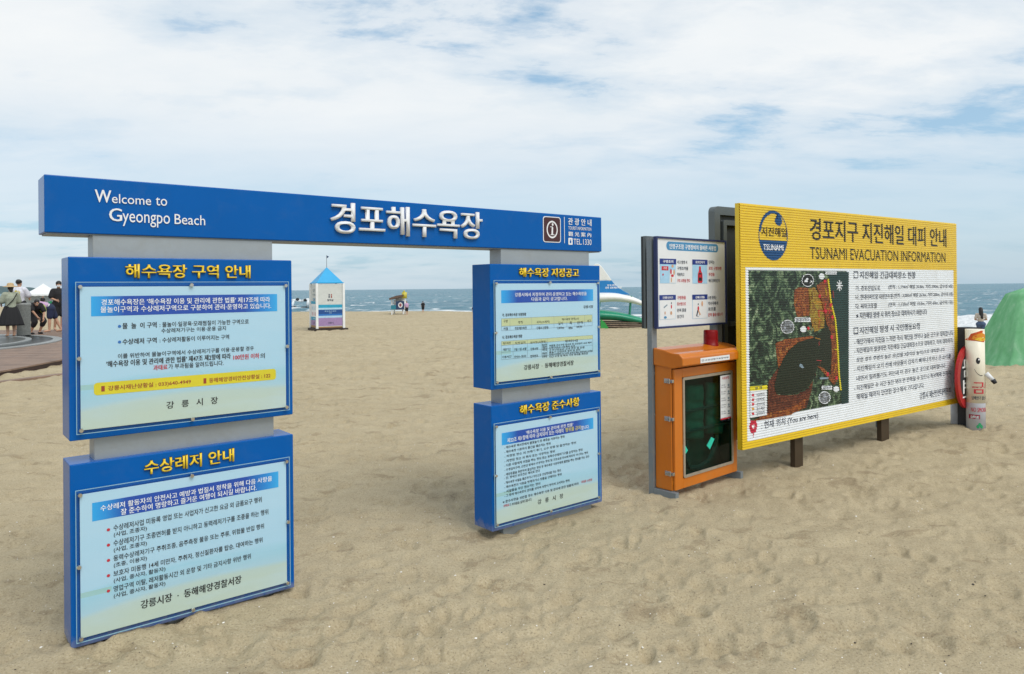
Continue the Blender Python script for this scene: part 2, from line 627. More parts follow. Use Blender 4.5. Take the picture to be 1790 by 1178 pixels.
def make_sand():
    m = bpy.data.materials.new('beach_sand')
    m.use_nodes = True
    t = NT(m.node_tree)
    o = t.n('ShaderNodeOutputMaterial')
    b = t.n('ShaderNodeBsdfPrincipled')
    t.t.links.new(b.outputs[0], o.inputs[0])
    c = t.n('ShaderNodeTexCoord').outputs['Object']
    g1 = t.noise(c, 0.45, 5.0, 0.6)
    g2 = t.noise(c, 4.5, 6.0, 0.65)
    g3 = t.noise(c, 95.0, 4.0, 0.8)
    base = t.ramp(g1, [(0.3, (0.435, 0.362, 0.232)), (0.7, (0.495, 0.418, 0.275))])
    g4 = t.noise(t.n('ShaderNodeMapping', i0=c, Scale=(1.0, 1.7, 1.0)).outputs[0], 2.4, 7.0, 0.66, 0.5)
    base = t.mix(t.ramp(g2, [(0.35, (0.5, 0.5, 0.5)), (0.62, (0, 0, 0))]), base, (0.350, 0.285, 0.180, 1))
    base = t.mix(t.ramp(g4, [(0.36, (0.62, 0.62, 0.62)), (0.43, (0, 0, 0))]), base, (0.270, 0.210, 0.128, 1))
    base = t.mix(t.ramp(g3, [(0.32, (0.9,) * 3), (0.47, (0, 0, 0))]), base, (0.170, 0.135, 0.090, 1))
    base = t.mix(t.ramp(g3, [(0.57, (0, 0, 0)), (0.72, (0.75,) * 3)]), base, (0.66, 0.61, 0.49, 1))
    wet = t.n('ShaderNodeAttribute', dict(attribute_name='wet')).outputs['Fac']
    base = t.mix(wet, base, (0.15, 0.115, 0.075, 1))
    t.set(b, 'Base Color', base)
    t.set(b, 'Roughness', t.math('MULTIPLY_ADD', wet, -0.55, 0.92))
    b.inputs['Specular IOR Level'].default_value = 0.25
    hb = t.math('ADD', t.math('MULTIPLY', g3, 0.5), t.math('MULTIPLY', t.noise(c, 30.0, 5.0, 0.7), 1.0))
    bn = t.n('ShaderNodeBump', i0=0.65)
    bn.inputs['Distance'].default_value = 0.018
    t.set(bn, 'Height', hb)
    t.set(b, 'Normal', bn.outputs[0])
    wetf = lambda x, y: np.clip(1 - np.abs(shore_s(x, y)) / 3.5, 0, 1) * 0.9
    s = polar_sheet('sand_beach', 1.6, 900, 1.0075, math.radians(46), 900, 60, sand_z, m, {'wet': wetf})
    tag(s, 'beige trampled sand of the beach reaching down to the sea', None, kind='structure')


make_sand()


def sea_z(x, y):
    s = -shore_s(x, y)
    r = np.hypot(x, y)
    z = np.full_like(x, SEA_Z)
    near = np.clip(1.25 - r / 700, 0, 1)
    q = 0.64 * x + 0.77 * y
    p = 0.77 * x - 0.64 * y
    z = z + near * (0.34 * vnoise(q / 9, p / 26, 21) + 0.30 * vnoise(q / 4.2 + p / 30, p / 13, 22) + 0.16 * vnoise(q / 1.7, p / 4, 23))
    z = z * 1.0 + far_breaker(s, p)[0]
    damp = np.clip(s / 6, 0, 1)
    return SEA_Z + (z - SEA_Z) * (0.25 + 0.75 * damp) * np.where(s < -4, 0.0, 1.0)


def far_breaker(s, p):
    """(height, foam) of the breaking waves: full and near on the right, patches further along"""
    wob = 5.0 * vnoise(p / 30, s * 0 + 2.2, 31) + 2.0 * vnoise(p / 9, s * 0 + 5.1, 32)
    right = 1 / (1 + np.exp(-(p - (-14)) / 5))
    c1 = 12.5 + wob
    prof = np.exp(-((s - c1) / 2.3) ** 2)
    amp = right * 0.95 + 0.18
    h = amp * prof
    n = vnoise(s / 1.3, p / 2.6, 33) + 0.6 * vnoise(s / 0.5, p / 1.1, 34)
    patch = np.clip(vnoise(p / 11, s * 0 + 9.3, 35) * 3.2 + 0.25, 0, 1)
    f1 = np.clip(1.9 * np.exp(-((s - c1 + 0.9) / 2.6) ** 2) - 0.35 + 0.9 * n, 0, 1) * np.clip(right + 0.75 * patch, 0, 1)
    f2 = np.clip(1.5 * np.exp(-((s - 3.2 - 0.5 * wob) / 2.4) ** 2) - 0.45 + 1.1 * n, 0, 1) * np.clip(0.35 + patch, 0, 1)
    f3 = np.clip(1.2 * np.exp(-((s - 0.2 - 0.25 * wob) / 1.0) ** 2) - 0.2 + n, 0, 1)
    f4 = np.clip(1.3 * np.exp(-((s - 30 - 1.4 * wob) / 1.8) ** 2) - 0.6 + 1.1 * n, 0, 1) * np.clip(patch * 1.5 - 0.7, 0, 1)
    return h + 0.18 * np.exp(-((s - 30 - 1.4 * wob) / 2.5) ** 2), np.clip(f1 + f2 + f3 + f4, 0, 1)


def make_sea():
    m = bpy.data.materials.new('sea_water')
    m.use_nodes = True
    t = NT(m.node_tree)
    o = t.n('ShaderNodeOutputMaterial')
    b = t.n('ShaderNodeBsdfPrincipled')
    t.t.links.new(b.outputs[0], o.inputs[0])
    c = t.n('ShaderNodeTexCoord').outputs['Object']
    mp = t.n('ShaderNodeMapping', i0=c)
    mp.inputs['Rotation'].default_value = (0, 0, math.radians(40))
    mp.inputs['Scale'].default_value = (0.35, 1.0, 1.0)
    v = mp.outputs[0]
    n1 = t.noise(v, 0.03, 6.0, 0.6)
    col = t.ramp(n1, [(0.35, (0.035, 0.140, 0.200)), (0.65, (0.070, 0.200, 0.260))])
    fo = t.n('ShaderNodeAttribute', dict(attribute_name='foam')).outputs['Fac']
    ff = t.ramp(fo, [(0.10, (0, 0, 0)), (0.5, (1, 1, 1))])
    t.set(b, 'Base Color', t.mix(ff, col, (0.80, 0.83, 0.84, 1)))
    t.set(b, 'Roughness', t.math('MULTIPLY_ADD', ff, 0.5, 0.30))
    b.inputs['IOR'].default_value = 1.33
    b.inputs['Specular IOR Level'].default_value = 0.32
    h = t.math('ADD', t.noise(v, 0.22, 8.0, 0.65), t.math('MULTIPLY', t.noise(v, 0.05, 4.0, 0.6), 2.0))
    bn = t.n('ShaderNodeBump', i0=1.0)
    bn.inputs['Distance'].default_value = 1.6
    t.set(bn, 'Height', h)
    t.set(b, 'Normal', bn.outputs[0])
    foam = lambda x, y: np.where(np.hypot(x, y) < 500, far_breaker(-shore_s(x, y), 0.77 * x - 0.64 * y)[1], 0)
    s = polar_sheet('sea', 24, 45000, 1.0085, math.radians(62), 900, 0, sea_z, m, {'foam': foam})
    tag(s, 'blue green sea with white breakers along the beach', None, kind='structure')


make_sea()


def make_hills():
    m = mat('hazed_hill_forest', (0.055, 0.105, 0.115), 0.9, vary=0.25, vscale=0.01)  # distance haze is put into the bluish base colour
    mb = MB()
    D = 5200.0
    th0, th1 = math.atan((-700 - 895) / F_PX), math.atan((330 - 895) / F_PX)

    def fn(u, v):
        a = th0 + (th1 - th0) * u
        ridge = 74 * (0.55 + 0.45 * math.sin(u * 9 + 0.6) * math.cos(u * 4.1)) * min(1, (1 - u) * 3.0) + 14 * vn(u * 40) * min(1, (1 - u) * 4)
        prof = math.sin(PI * v) ** 0.8
        r = D + 1500 * (v - 0.5)
        return (r * math.sin(a), r * math.cos(a), SEA_Z - 3 + max(0, ridge) * prof)
    vn = lambda q: float(vnoise(np.array([q]), np.array([0.4]), 41)[0])
    mb.grid(fn, 160, 10, m)
    tag(mb.build('hills', smooth=True), 'low wooded headland tinted haze blue across the water', None, kind='structure')


make_hills()


# ------------------------------------------------------------------ printed sheet backgrounds
def sheet_mat(name, bright=1.0):
    m = bpy.data.materials.new(name)
    m.use_nodes = True
    t = NT(m.node_tree)
    o = t.n('ShaderNodeOutputMaterial')
    b = t.n('ShaderNodeBsdfPrincipled')
    t.t.links.new(b.outputs[0], o.inputs[0])
    g = t.n('ShaderNodeTexCoord').outputs['Generated']
    s = t.n('ShaderNodeSeparateXYZ', i0=g)
    x, z = s.outputs[0], s.outputs[2]
    wav = t.math('SINE', t.math('MULTIPLY_ADD', x, 3.2, 0.4))
    h = t.math('ADD', z, t.math('MULTIPLY_ADD', wav, -0.05, t.math('MULTIPLY', x, -0.08)))
    k = bright
    col = t.ramp(h, [(0.00, (0.66 * k, 0.74 * k, 0.56 * k)), (0.10, (0.63 * k, 0.74 * k, 0.61 * k)), (0.135, (0.50 * k, 0.74 * k, 0.80 * k)),
                     (0.26, (0.38 * k, 0.73 * k, 0.84 * k)), (0.30, (0.52 * k, 0.79 * k, 0.91 * k)), (0.55, (0.53 * k, 0.80 * k, 0.92 * k)), (1.0, (0.57 * k, 0.82 * k, 0.93 * k))])
    isl = t.math('MULTIPLY', t.math('LESS_THAN', x, 0.13), t.math('COMPARE', z, 0.295, 0.018))
    col = t.mix(t.math('MULTIPLY', isl, 0.45), col, (0.36, 0.58, 0.28, 1))
    sw = t.ramp(t.noise(t.n('ShaderNodeMapping', i0=g, Scale=(1.0, 1.0, 5.0)).outputs[0], 1.6, 3.0, 0.5, 0.6), [(0.45, (0, 0, 0)), (0.7, (0.30, 0.30, 0.30))])
    col = t.mix(sw, col, (0.66 * k, 0.85 * k, 0.94 * k, 1))
    t.set(b, 'Base Color', t.mix(1.0, t.mix(0.10, col, (0.9, 0.95, 0.97, 1)), (0.76, 0.83, 0.91, 1), 'MULTIPLY'))
    b.inputs['Roughness'].default_value = 0.45
    MATS[name] = m
    return m


def banner_mat(name):
    m = bpy.data.materials.new(name)
    m.use_nodes = True
    t = NT(m.node_tree)
    o = t.n('ShaderNodeOutputMaterial')
    b = t.n('ShaderNodeBsdfPrincipled')
    t.t.links.new(b.outputs[0], o.inputs[0])
    g = t.n('ShaderNodeTexCoord').outputs['Generated']
    s = t.n('ShaderNodeSeparateXYZ', i0=g)
    col = t.ramp(s.outputs[0], [(0.0, (0.02, 0.40, 0.85)), (0.06, (0.015, 0.30, 0.75)), (0.16, (0.006, 0.07, 0.42)), (0.80, (0.006, 0.07, 0.42)), (0.93, (0.015, 0.27, 0.72)), (1.0, (0.03, 0.42, 0.85))])
    t.set(b, 'Base Color', col)
    b.inputs['Roughness'].default_value = 0.5
    MATS[name] = m
    return m


SHEET = sheet_mat('printed_sheet', 1.0)
BANNER = banner_mat('printed_banner')


def acrylic_mat():
    m = bpy.data.materials.new('clear_acrylic')
    m.use_nodes = True
    t = NT(m.node_tree)
    o = t.n('ShaderNodeOutputMaterial')
    lw = t.n('ShaderNodeLayerWeight', Blend=0.5).outputs['Facing']
    fr = t.math('MULTIPLY_ADD', t.math('POWER', lw, 4.0), 0.55, 0.03)
    tr = t.n('ShaderNodeBsdfTransparent', Color=(0.975, 0.985, 0.99, 1))
    gl = t.n('ShaderNodeBsdfGlossy', Roughness=0.06)
    mx = t.n('ShaderNodeMixShader', i0=fr, i1=tr.outputs[0], i2=gl.outputs[0])
    t.t.links.new(mx.outputs[0], o.inputs[0])
    return m


ACRYLIC = acrylic_mat()
EDGE = mat('acrylic_edge', (0.30, 0.52, 0.62), 0.3)

# ------------------------------------------------------------------ welcome gate
gate = thing('welcome_gate', 'blue metal gate of two pillars and a beam lettered Welcome to Gyeongpo Beach', 'gate', G_O, G_YAW)
Z_U, Z_L = (0.961, 1.7916), (0.030, 0.855)
BOXW, BOXD = 1.0387, 0.1996
U_R0, U_R1 = 2.386, 3.4206
H0, H1, HZ0, HZ1, HY0, HY1 = -0.0857, 3.472, 1.8935, 2.1573, 0.027, 0.235

b = MB()
b.box(H0, H1, HY0, HY1, HZ0 + 0.006, HZ1, BLUE)
header = b.build('header_beam', gate, bevel=0.004)
b = MB()
b.box(H0 + 0.012, H1 - 0.012, HY0 + 0.010, HY1 - 0.010, HZ0, HZ0 + 0.0055, GREYPAINT)
b.build('underside_panel', header)

LY = HY0 - 0.0025
b = MB()
for s, x0, yt, yb, x1, bo in (('W', 165.5, 331, 353, 194.5, 0.025), ('elcome', 195.5, 338.5, 354.7, 264, 0.0), ('to', 272, 344.5, 358.9, 292, 0.0),
                              ('G', 190.5, 363.5, 386, 213.5, 0.025), ('yeongpo', 214, 372.5, 395, 297, 0.0), ('Beach', 305, 374, 391.5, 358.5, 0.0)):
    GATE.text(b, s, x0, yt, yb, x1, WTEXT, LY, bo, extrude=0.002)
b.build('welcome_lettering', header)
b = MB()
SILVER = mat('silver_letter_face', (0.74, 0.76, 0.79), 0.5, metal=0.0)
GATE.text(b, '경포해수욕장', 576, 352.5, 407.5, 841, SILVER, HY0 - 0.0005, 0.022, extrude=0.018, res=4)
b.build('raised_lettering', header)
b = MB()
u0, u1, z0, z1 = GATE.rect(949, 377.5, 423, 980.5, LY)
PLUM = mat('plum_sign_ink', (0.055, 0.012, 0.016), 0.4)
rrect(b, u0, u1, z0, z1, LY, 0.02, WTEXT)
rrect(b, u0 + .007, u1 - .007, z0 + .006, z1 - .006, LY - 0.0012, 0.016, PLUM)
cx, cz = (u0 + u1) / 2, (z0 + z1) / 2
disc(b, cx, cz, 0.053, 0.062, LY - 0.0022, WTEXT, 36, 0.82, 0, 359.9)
disc(b, cx + .004, cz + .036, .0085, .0095, LY - .003, WTEXT, 14)
b.poly([(cx - .008, LY - .003, cz - .034), (cx + .006, LY - .003, cz - .034), (cx + .009, LY - .003, cz + .016), (cx - .005, LY - .003, cz + .016)], WTEXT)
b.box(cx - .020, cx + .004, LY - .0035, LY - .003, cz + .0165, cz + .021, WTEXT)
b.box(cx - .016, cx + .020, LY - .0035, LY - .003, cz - .0395, cz - .0345, WTEXT)
b.build('information_emblem', header)
b = MB()
u, zt = GATE.uz(986, 379, LY)
rectf(b, u, u + 0.005, GATE.uz(986, 425, LY)[1], zt, LY, WTEXT)
GATE.text(b, '관 광 안 내', 993, 380.5, 392.5, 1034, WTEXT, LY, 0.02)
GATE.text(b, 'TOURIST INFORMATION', 993.5, 395.2, 401, 1033.5, WTEXT, LY, 0.01)
GATE.text(b, '觀 光 案 內', 993.5, 404.5, 412.5, 1033.5, WTEXT, LY, 0.02)
ru = GATE.rect(993.5, 415.5, 427.5, 1001, LY)
rrect(b, *ru, LY, 0.006, WTEXT)
put_text(b, 'i', ru[0] + .013, ru[1] - .013, ru[2] + .012, ru[3] - .012, BLUE, LY - .0012, 0.04)
GATE.text(b, 'TEL.1330', 1002.5, 417, 427, 1034, WTEXT, LY, 0.0)
b.build('information_lettering', header)

for a0, a1, yy in ((162, 476, 440), (875.5, 1029.5, 450)):
    b = MB()
    p0, p1 = GATE.uz(a0, yy, 0.04)[0], GATE.uz(a1, yy, 0.04)[0]
    b.box(p0, p1, 0.040, 0.165, -0.25, HZ0 + 0.002, ALU)
    b.build('pillar', gate, bevel=0.003)


def notice_box(u0, u1, z0, z1, title, sheet_px, filler, lip=0.010):
    b = MB()
    b.box(u0, u1, 0, BOXD, z0, z1, BLUE)
    box = b.build('notice_box', gate, bevel=0.005)
    s, x0, yt, yb, x1 = title
    b = MB()
    GATE.text(b, s, x0 - .8, yt - .5, yb + .9, x1 + .9, YEDGE, -0.0015, 0.055)
    GATE.text(b, s, x0, yt, yb, x1, YTEXT, -0.0018, 0.022, extrude=0.010)
    b.build('title_lettering', box)
    su0, su1, sz0, sz1 = GATE.rect(*sheet_px, -0.016)
    b = MB()
    b.box(su0, su1, -0.016, -0.012, sz0, sz1, SHEET)
    b.build('printed_sheet', box)
    b = MB()
    rectf(b, su0 - .018, su1 + .018, sz0 - .017, sz1 + .022, -0.0230, ACRYLIC)
    e = 0.0025
    for q in ((su0 - .018, su0 - .018 + e, sz0 - .017, sz1 + .022), (su1 + .018 - e, su1 + .018, sz0 - .017, sz1 + .022), (su0 - .018 + e, su1 + .018 - e, sz0 - .017, sz0 - .017 + e), (su0 - .018 + e, su1 + .018 - e, sz1 + .022 - e, sz1 + .022)):
        b.box(q[0], q[1], -0.0229, -0.0180, q[2], q[3], EDGE)
    b.build('acrylic_cover', box)
    for sx, sz in ((su0, sz0), (su1, sz0), (su0, sz1), (su1, sz1), ((su0 + su1) / 2, sz0 - .006), ((su0 + su1) / 2, sz1 + .006), (su0 - .006, (sz0 + sz1) / 2), (su1 + .006, (sz0 + sz1) / 2)):
        b = MB()
        b.tube((sx, 0.002, sz), (sx, -0.024, sz), 0.006, STEEL, seg=10)
        b.tube((sx, -0.0235, sz), (sx, -0.031, sz), 0.0105, STEEL, 0.0085, seg=12)
        b.build('standoff_screw', box, smooth=False)
    b = MB()
    filler(b)
    b.build('printed_text', box)
    return box


PY = -0.0175          # printing lies just proud of the sheet


def banner(box_, x0, yt, yb, x1):
    b = MB()
    r = GATE.rect(x0, yt, yb, x1, -0.0166)
    rectf(b, *r, -0.0166, BANNER)
    b.build('printed_banner', box_)


def T(b, s, x0, yt, yb, x1, m=None, bold=0.012, res=2):
    GATE.text(b, s, x0, yt, yb, x1, m or BLACKI, PY, bold, 0.0, res)


def dot(b, x, y, r, m):
    u, z = GATE.uz(x, y, PY)
    disc(b, u, z, r, r, PY, m, 12)


def fill_area(b):
    T(b, "경포해수욕장은 '해수욕장 이용 및 관리에 관한 법률' 제17조에 따라", 177, 523, 533.8, 472, WHITEI)
    T(b, '물놀이구역과 수상레저구역으로 구분하여 관리·운영하고 있습니다.', 175.6, 535.8, 546.5, 474, WHITEI)
    dot(b, 209, 570.4, 0.007, BLUEI)
    T(b, '물  놀  이 구역', 214, 564.5, 575, 274, bold=.03)
    T(b, ': 물놀이·일광욕·모래찜질이 가능한 구역으로', 279, 563, 572, 435)
    T(b, '수상레저기구는 이용·운용 금지', 282, 574, 582, 395)
    dot(b, 209, 597.8, 0.007, BLUEI)
    T(b, '수상레저 구역', 214, 592.3, 602.3, 274, bold=.03)
    T(b, ': 수상레저활동이 이루어지는 구역', 279, 590, 599, 400.6)
    T(b, '이를 위반하여 물놀이구역에서 수상레저기구를 이용·운용할 경우', 206, 618.3, 627, 444)
    T(b, "'해수욕장 이용 및 관리에 관한 법률' 제47조 제2항에 따라", 186, 631, 642, 403.6, bold=.03)
    T(b, '100만원 이하', 407.7, 620, 629.5, 453.5, REDI, .03)
    T(b, '의', 455, 617.5, 626.5, 463)
    T(b, '과태료', 268, 638.3, 647.5, 293, REDI, .03)
    T(b, '가 부과됨을 알려드립니다.', 294.5, 636.3, 645.5, 391)
    r = GATE.rect(164, 669.5, 691.5, 482.6, -0.0168)
    rrect(b, *r, -0.0168, 0.015, YELLOWI)
    T(b, '▌강릉시재난상황실 : 033)640-4949', 177, 675, 685.5, 334, BROWNI, .02)
    T(b, '▌동해해양경비안전상황실 : 122', 355.7, 661.3, 670.5, 473, BROWNI, .02)
    T(b, '강   릉   시   장', 291, 702, 714.8, 381, bold=.02)


bx = notice_box(0, BOXW, *Z_U, ('해수욕장 구역 안내', 218.8, 461.3, 486, 437), (139.4, 501.3, 752.6, 500.5), fill_area)
banner(bx, 159, 518, 553, 484.7)


def fill_leisure(b):
    T(b, '수상레저 활동자의 안전사고 예방과 법질서 정착을 위해 다음 사항을', 175.5, 883.5, 894, 476, WHITEI)
    T(b, '잘 준수하여 명랑하고 즐거운 여행이 되시길 바랍니다.', 211, 889.7, 900.5, 449, WHITEI)
    rows = [('수상레저사업 미등록 영업 또는 사업자가 신고한 요금 외 금품요구 행위', 458, '(사업, 조종자)', 257),
            ('수상레저기구 조종면허를 받지 아니하고 동력레저기구를 조종을 하는 행위', 469.5, '(사업, 조종자)', 257),
            ('동력수상레저기구 주취조종, 음주측정 불응 또는 주류, 위험물 반입 행위', 462, '(조종, 이용자)', 257),
            ('보호자 미동행 14세 미만자, 주취자, 정신질환자를 탑승, 대여하는 행위', 459.5, '(사업, 종사자, 활동자)', 289.5),
            ('영업구역 이탈, 레저활동시간 외 운항 및 기타 금지사항 위반 행위', 439, '(사업, 종사자, 활동자)', 289.5)]
    for k, (a, ax, c, cx_) in enumerate(rows):
        y = 26.75 * k
        dot(b, 189.6, 926 + y, 0.007, REDI)
        T(b, a, 198.3, 917.5 + y, 928.3 + y, ax)
        T(b, c, 198.8, 930.5 + y, 940 + y, cx_)
    T(b, '강릉시장  ·  동해해양경찰서장', 246, 1050, 1065, 422.7, bold=.03)


bx = notice_box(0, BOXW, *Z_L, ('수상레저 안내', 251.6, 805.5, 830, 408.6), (139.4, 865, 1116.7, 502.5), fill_leisure)
banner(bx, 161, 879.4, 911.7, 487.3)


def rules(b, x0, x1, y0, y1, cols, rows):
    u0, u1, z0, z1 = GATE.rect(x0, y0, y1, x1, PY)
    for x in cols:
        u = GATE.uz(x, (y0 + y1) / 2, PY)[0]
        rectf(b, u - .0008, u + .0008, z0, z1, PY, GREYLINE)
    for f in rows:
        z = z1 + (z0 - z1) * f
        rectf(b, u0, u1, z - .0008, z + .0008, PY, GREYLINE)


def fill_notice(b):
    T(b, '강릉시에서 지정하여 관리·운영하고 있는 해수욕장을', 900, 511.7, 518.6, 1025.5, WHITEI)
    T(b, '다음과 같이 공고합니다.', 929, 519.6, 526.3, 992, WHITEI)
    T(b, '강릉시장', 1020, 533.8, 539, 1037)
    T(b, '가. 경포해수욕장 지정현황', 877.7, 548, 553.5, 920, bold=.03)
    y = PY + .0004
    rectf(b, *GATE.rect(876.5, 557, 570.6, 1035.5, y), y, PALEYI)
    rules(b, 876.5, 1035.5, 557, 578, (876.7, 891.5, 929.5, 968.5, 991, 1005, 1022, 1035.3), (0, 0.64, 1))
    for s, x0, yt, x1 in (('구분', 880, 559, 888), ('명칭', 906, 561, 914), ('위치(소재지)', 938, 561, 961), ('해수욕장 면적(㎡)', 982, 556, 1012), ('비고', 1027, 558.5, 1033),
                          ('길이', 976, 562.5, 984), ('폭', 995.5, 562, 1000), ('면적', 1009, 561.5, 1019), ('시설', 880, 572, 888), ('경포해수욕장', 900, 571.5, 921), ('강릉시 안현동', 938, 571, 959),
                          ('1,800m', 974, 571, 986), ('80m', 994, 570.5, 1001), ('144,000', 1008, 569, 1018)):
        T(b, s, x0, yt, yt + 5, x1, res=1)
    T(b, '나. 경포해수욕장 현황', 878, 586.7, 592.5, 913, bold=.03)
    rectf(b, *GATE.rect(876.5, 596.7, 603.7, 1036.5, y), y, PALEYI)
    rules(b, 876.5, 1036.5, 596.7, 628.7, (876.7, 897, 922, 946.5, 957, 1036.3), (0, 0.22, 0.60, 1))
    for s, x0, yt, x1 in (('해수욕장', 879, 598, 893), ('지정일자', 900, 597.5, 919), ('관리청(시행청)', 927, 597, 955), ('해수욕장의 시설', 988, 594, 1010),
                          ('개장기간', 879, 609, 893), ('7월 1일~8월', 899, 608.5, 920), ('강릉시장', 927, 608, 941), ('이용시간', 878, 622, 894), ('09:00~18:00', 899, 621.5, 920), ('전화번호', 927, 620.5, 941),
                          ('탈의장', 948, 601, 956), ('샤워장', 948, 605, 956), ('화장실', 948, 609, 956), ('주차장', 948, 616, 956), ('망루대', 948, 621, 956)):
        T(b, s, x0, yt, yt + 4.6, x1, res=1)
    for k, x1 in enumerate((1034, 1005, 1022, 1014, 1036, 1028)):
        T(b, ('여름철 공유수면 점사용 및 안전관리 요원 배치', '인명구조선 1대 배치 운영', '수상안전요원 교대 근무 및 순찰', '물놀이 안전부표 설치 및 관리', '동력수상레저기구 운항 금지구역을 지정하여 운영함', '야간 수영 및 취사 야영 행위를 제한함')[k], 960, 602.5 + k * 3.9, 606 + k * 3.9, x1, res=1)
    T(b, '강릉시장  ·  동해해양경찰서장', 915.8, 638, 647, 1003, bold=.03)


bx = notice_box(U_R0, U_R1, *Z_U, ('해수욕장 지정공고', 906.6, 468, 483.8, 1010.7), (866.2, 495.6, 668.4, 1045.6), fill_notice)
banner(bx, 876, 507.3, 530, 1037)


def fill_duty(b):
    T(b, "'해수욕장 이용 및 관리에 관한 법률'", 919.4, 753, 759.5, 1002, WHITEI)
    T(b, '제22조 제1항에 따라 금지되어 있는 아래의', 886.7, 766, 774, 985, WHITEI)
    T(b, '행위를 금지', 988, 748, 755.5, 1015, YTXTI)
    T(b, '합니다.', 1016, 744.5, 751.5, 1030, WHITEI)
    L = [('해수욕장 백사장에서 불꽃놀이 등 폭죽을 사용하는 행위', 987), ('해수욕장 이용자의 물건을 훼손하는 행위', 962.5), ('지정된 장소 외 쓰레기 투기, 오수 방류 및 흡연하는 행위', 1007),
         ('지정된 장소 외 취사 또는 야영하는 행위', 970), ('다른 사람에게 위험을 주는 행위 또는 동력수상레저기구를 운항하는 행위', 1018.5),
         ('수영금지구역, 안전선 밖에서 수영하는 행위 및 구조요원 지시에 따르지 아니하는 행위', 1028), ('애완동물을 동반하여 출입하는 행위 등 해수욕장 이용자에게 불편을 주는 행위를 하는 경우', 1030.7),
         ('단, 장애인 보조견은 예외로 한다', 944), ('해수욕장 시설을 훼손하거나 무단으로 상업행위를 하는 행위', 980.5), ('해수욕장의 이용을 방해하거나 상품을 강매하는 행위', 982), ('시설물을 무단 점유하는 행위', 944.5),
         ('그 밖에 해수욕장의 관리를 위하여 시장이 정하여 고시하는 행위', 995.8)]
    ys = [497, 529, 561, 594, 625, 657, 689, 715, 748, 779, 810, 840]
    for (s, x1), Y in zip(L, ys):
        y = 660 + Y / 4.061
        T(b, '- ' + s, 881.8, y - 2.4, y + 2.6, x1, res=1)
    T(b, '※ 준수사항을 위반할 경우 해수욕장 이용 및 관리에 관한 법률에 따라', 879, 875.2, 880.2, 1012, res=1)
    T(b, '과태료 10만원', 1016, 840.5, 845, 1035, REDI, res=1)
    T(b, '과태료', 880, 882.3, 887, 890, REDI, res=1)
    T(b, '가 부과됨을 알려드립니다.', 890.5, 880, 885, 930, res=1)
    T(b, '강   릉   시   장', 940, 873.5, 882, 984.7, bold=.02)


bx = notice_box(U_R0, U_R1, *Z_L, ('해수욕장 준수사항', 907.6, 708.7, 725, 1011.8), (866.5, 745.7, 917.3, 1046), fill_duty)
banner(bx, 877, 757.3, 778.7, 1037.6)

# ------------------------------------------------------------------ tsunami evacuation board
T_O, T_YAW = Vector((1.890, 6.003, 0.0)), 0.6204
TS = Face(T_O, T_YAW)
TW, TZ0, TZ1 = 3.923, 0.2694, 2.3188
NRIB = 96
RP = (TZ1 - TZ0) / NRIB
RIB = ((0.0, 0.0), (0.12, -0.0056), (0.58, -0.0056), (0.70, 0.0), (1.0, 0.0))


def rib_y(z):
    f = ((z - TZ0) / RP) % 1.0
    for (a, ya), (c, yc) in zip(RIB, RIB[1:]):
        if f <= c:
            return ya + (yc - ya) * (f - a) / (c - a)
    return 0.0


def ribbed(off):
    """lay a flat piece of sign face onto the horizontal ribs of the board"""
    def post(b2):
        zs = [v.co.z for v in b2.verts]
        k0, k1 = int((min(zs) - TZ0) / RP) - 1, int((max(zs) - TZ0) / RP) + 1
        for k in range(k0, k1 + 1):
            for f, _ in RIB[:-1]:
                z = TZ0 + (k + f) * RP
                if min(zs) < z < max(zs):
                    bmesh.ops.bisect_plane(b2, geom=b2.verts[:] + b2.edges[:] + b2.faces[:], plane_co=(0, 0, z), plane_no=(0, 0, 1), dist=1e-7)
        for v in b2.verts:
            v.co.y = rib_y(v.co.z) + off
    return post


tsu = thing('tsunami_board', 'big ribbed yellow and white tsunami evacuation information board with a map', 'sign', T_O, T_YAW)
YEL = mat('yellow_board_vinyl', (0.77, 0.54, 0.025), 0.30, vary=0.06, vscale=1.5, dirt=((0.45, 0.30, 0.03), 3.0, 0.25))
WHV = mat('white_board_vinyl', (0.80, 0.84, 0.88), 0.25, vary=0.05, vscale=1.2, dirt=((0.55, 0.56, 0.55), 2.5, 0.3))
BROWNP = mat('brown_post_paint', (0.055, 0.035, 0.018), 0.45, metal=0.2, vary=0.15, bump=0.05, bscale=25)


def ribmesh(mb_fn, name, parent, off):
    b = MB()
    mb_fn(b)
    ribbed(off)(b.bm)
    return b.build(name, parent)


wu0, wu1, wz0, wz1 = TS.rect(1302.6, 467, 772.6, 1669.5, 0)
b = MB()
rectf(b, 0, wu0, TZ0, TZ1, 0, YEL)
rectf(b, wu1, TW, TZ0, TZ1, 0, YEL)
rectf(b, wu0, wu1, wz1, TZ1, 0, YEL)
rectf(b, wu0, wu1, TZ0, wz0, 0, YEL)
rectf(b, wu0, wu1, wz0, wz1, 0, WHV)
ribbed(0)(b.bm)
b.box(0, TW, 0.004, 0.045, TZ0, TZ1, YEL)
board = b.build('ribbed_panel', tsu)

mu0, mu1, mz0, mz1 = TS.rect(1307.5, 472.4, 735, 1482.6, 0)


def M2(X, Y):
    """map drawing: zoomed picture coordinates of the map sheet to board coordinates"""
    px, py = 1300 + X / 3.57, 460 + Y / 3.57
    return TS.uz(px, py, 0)


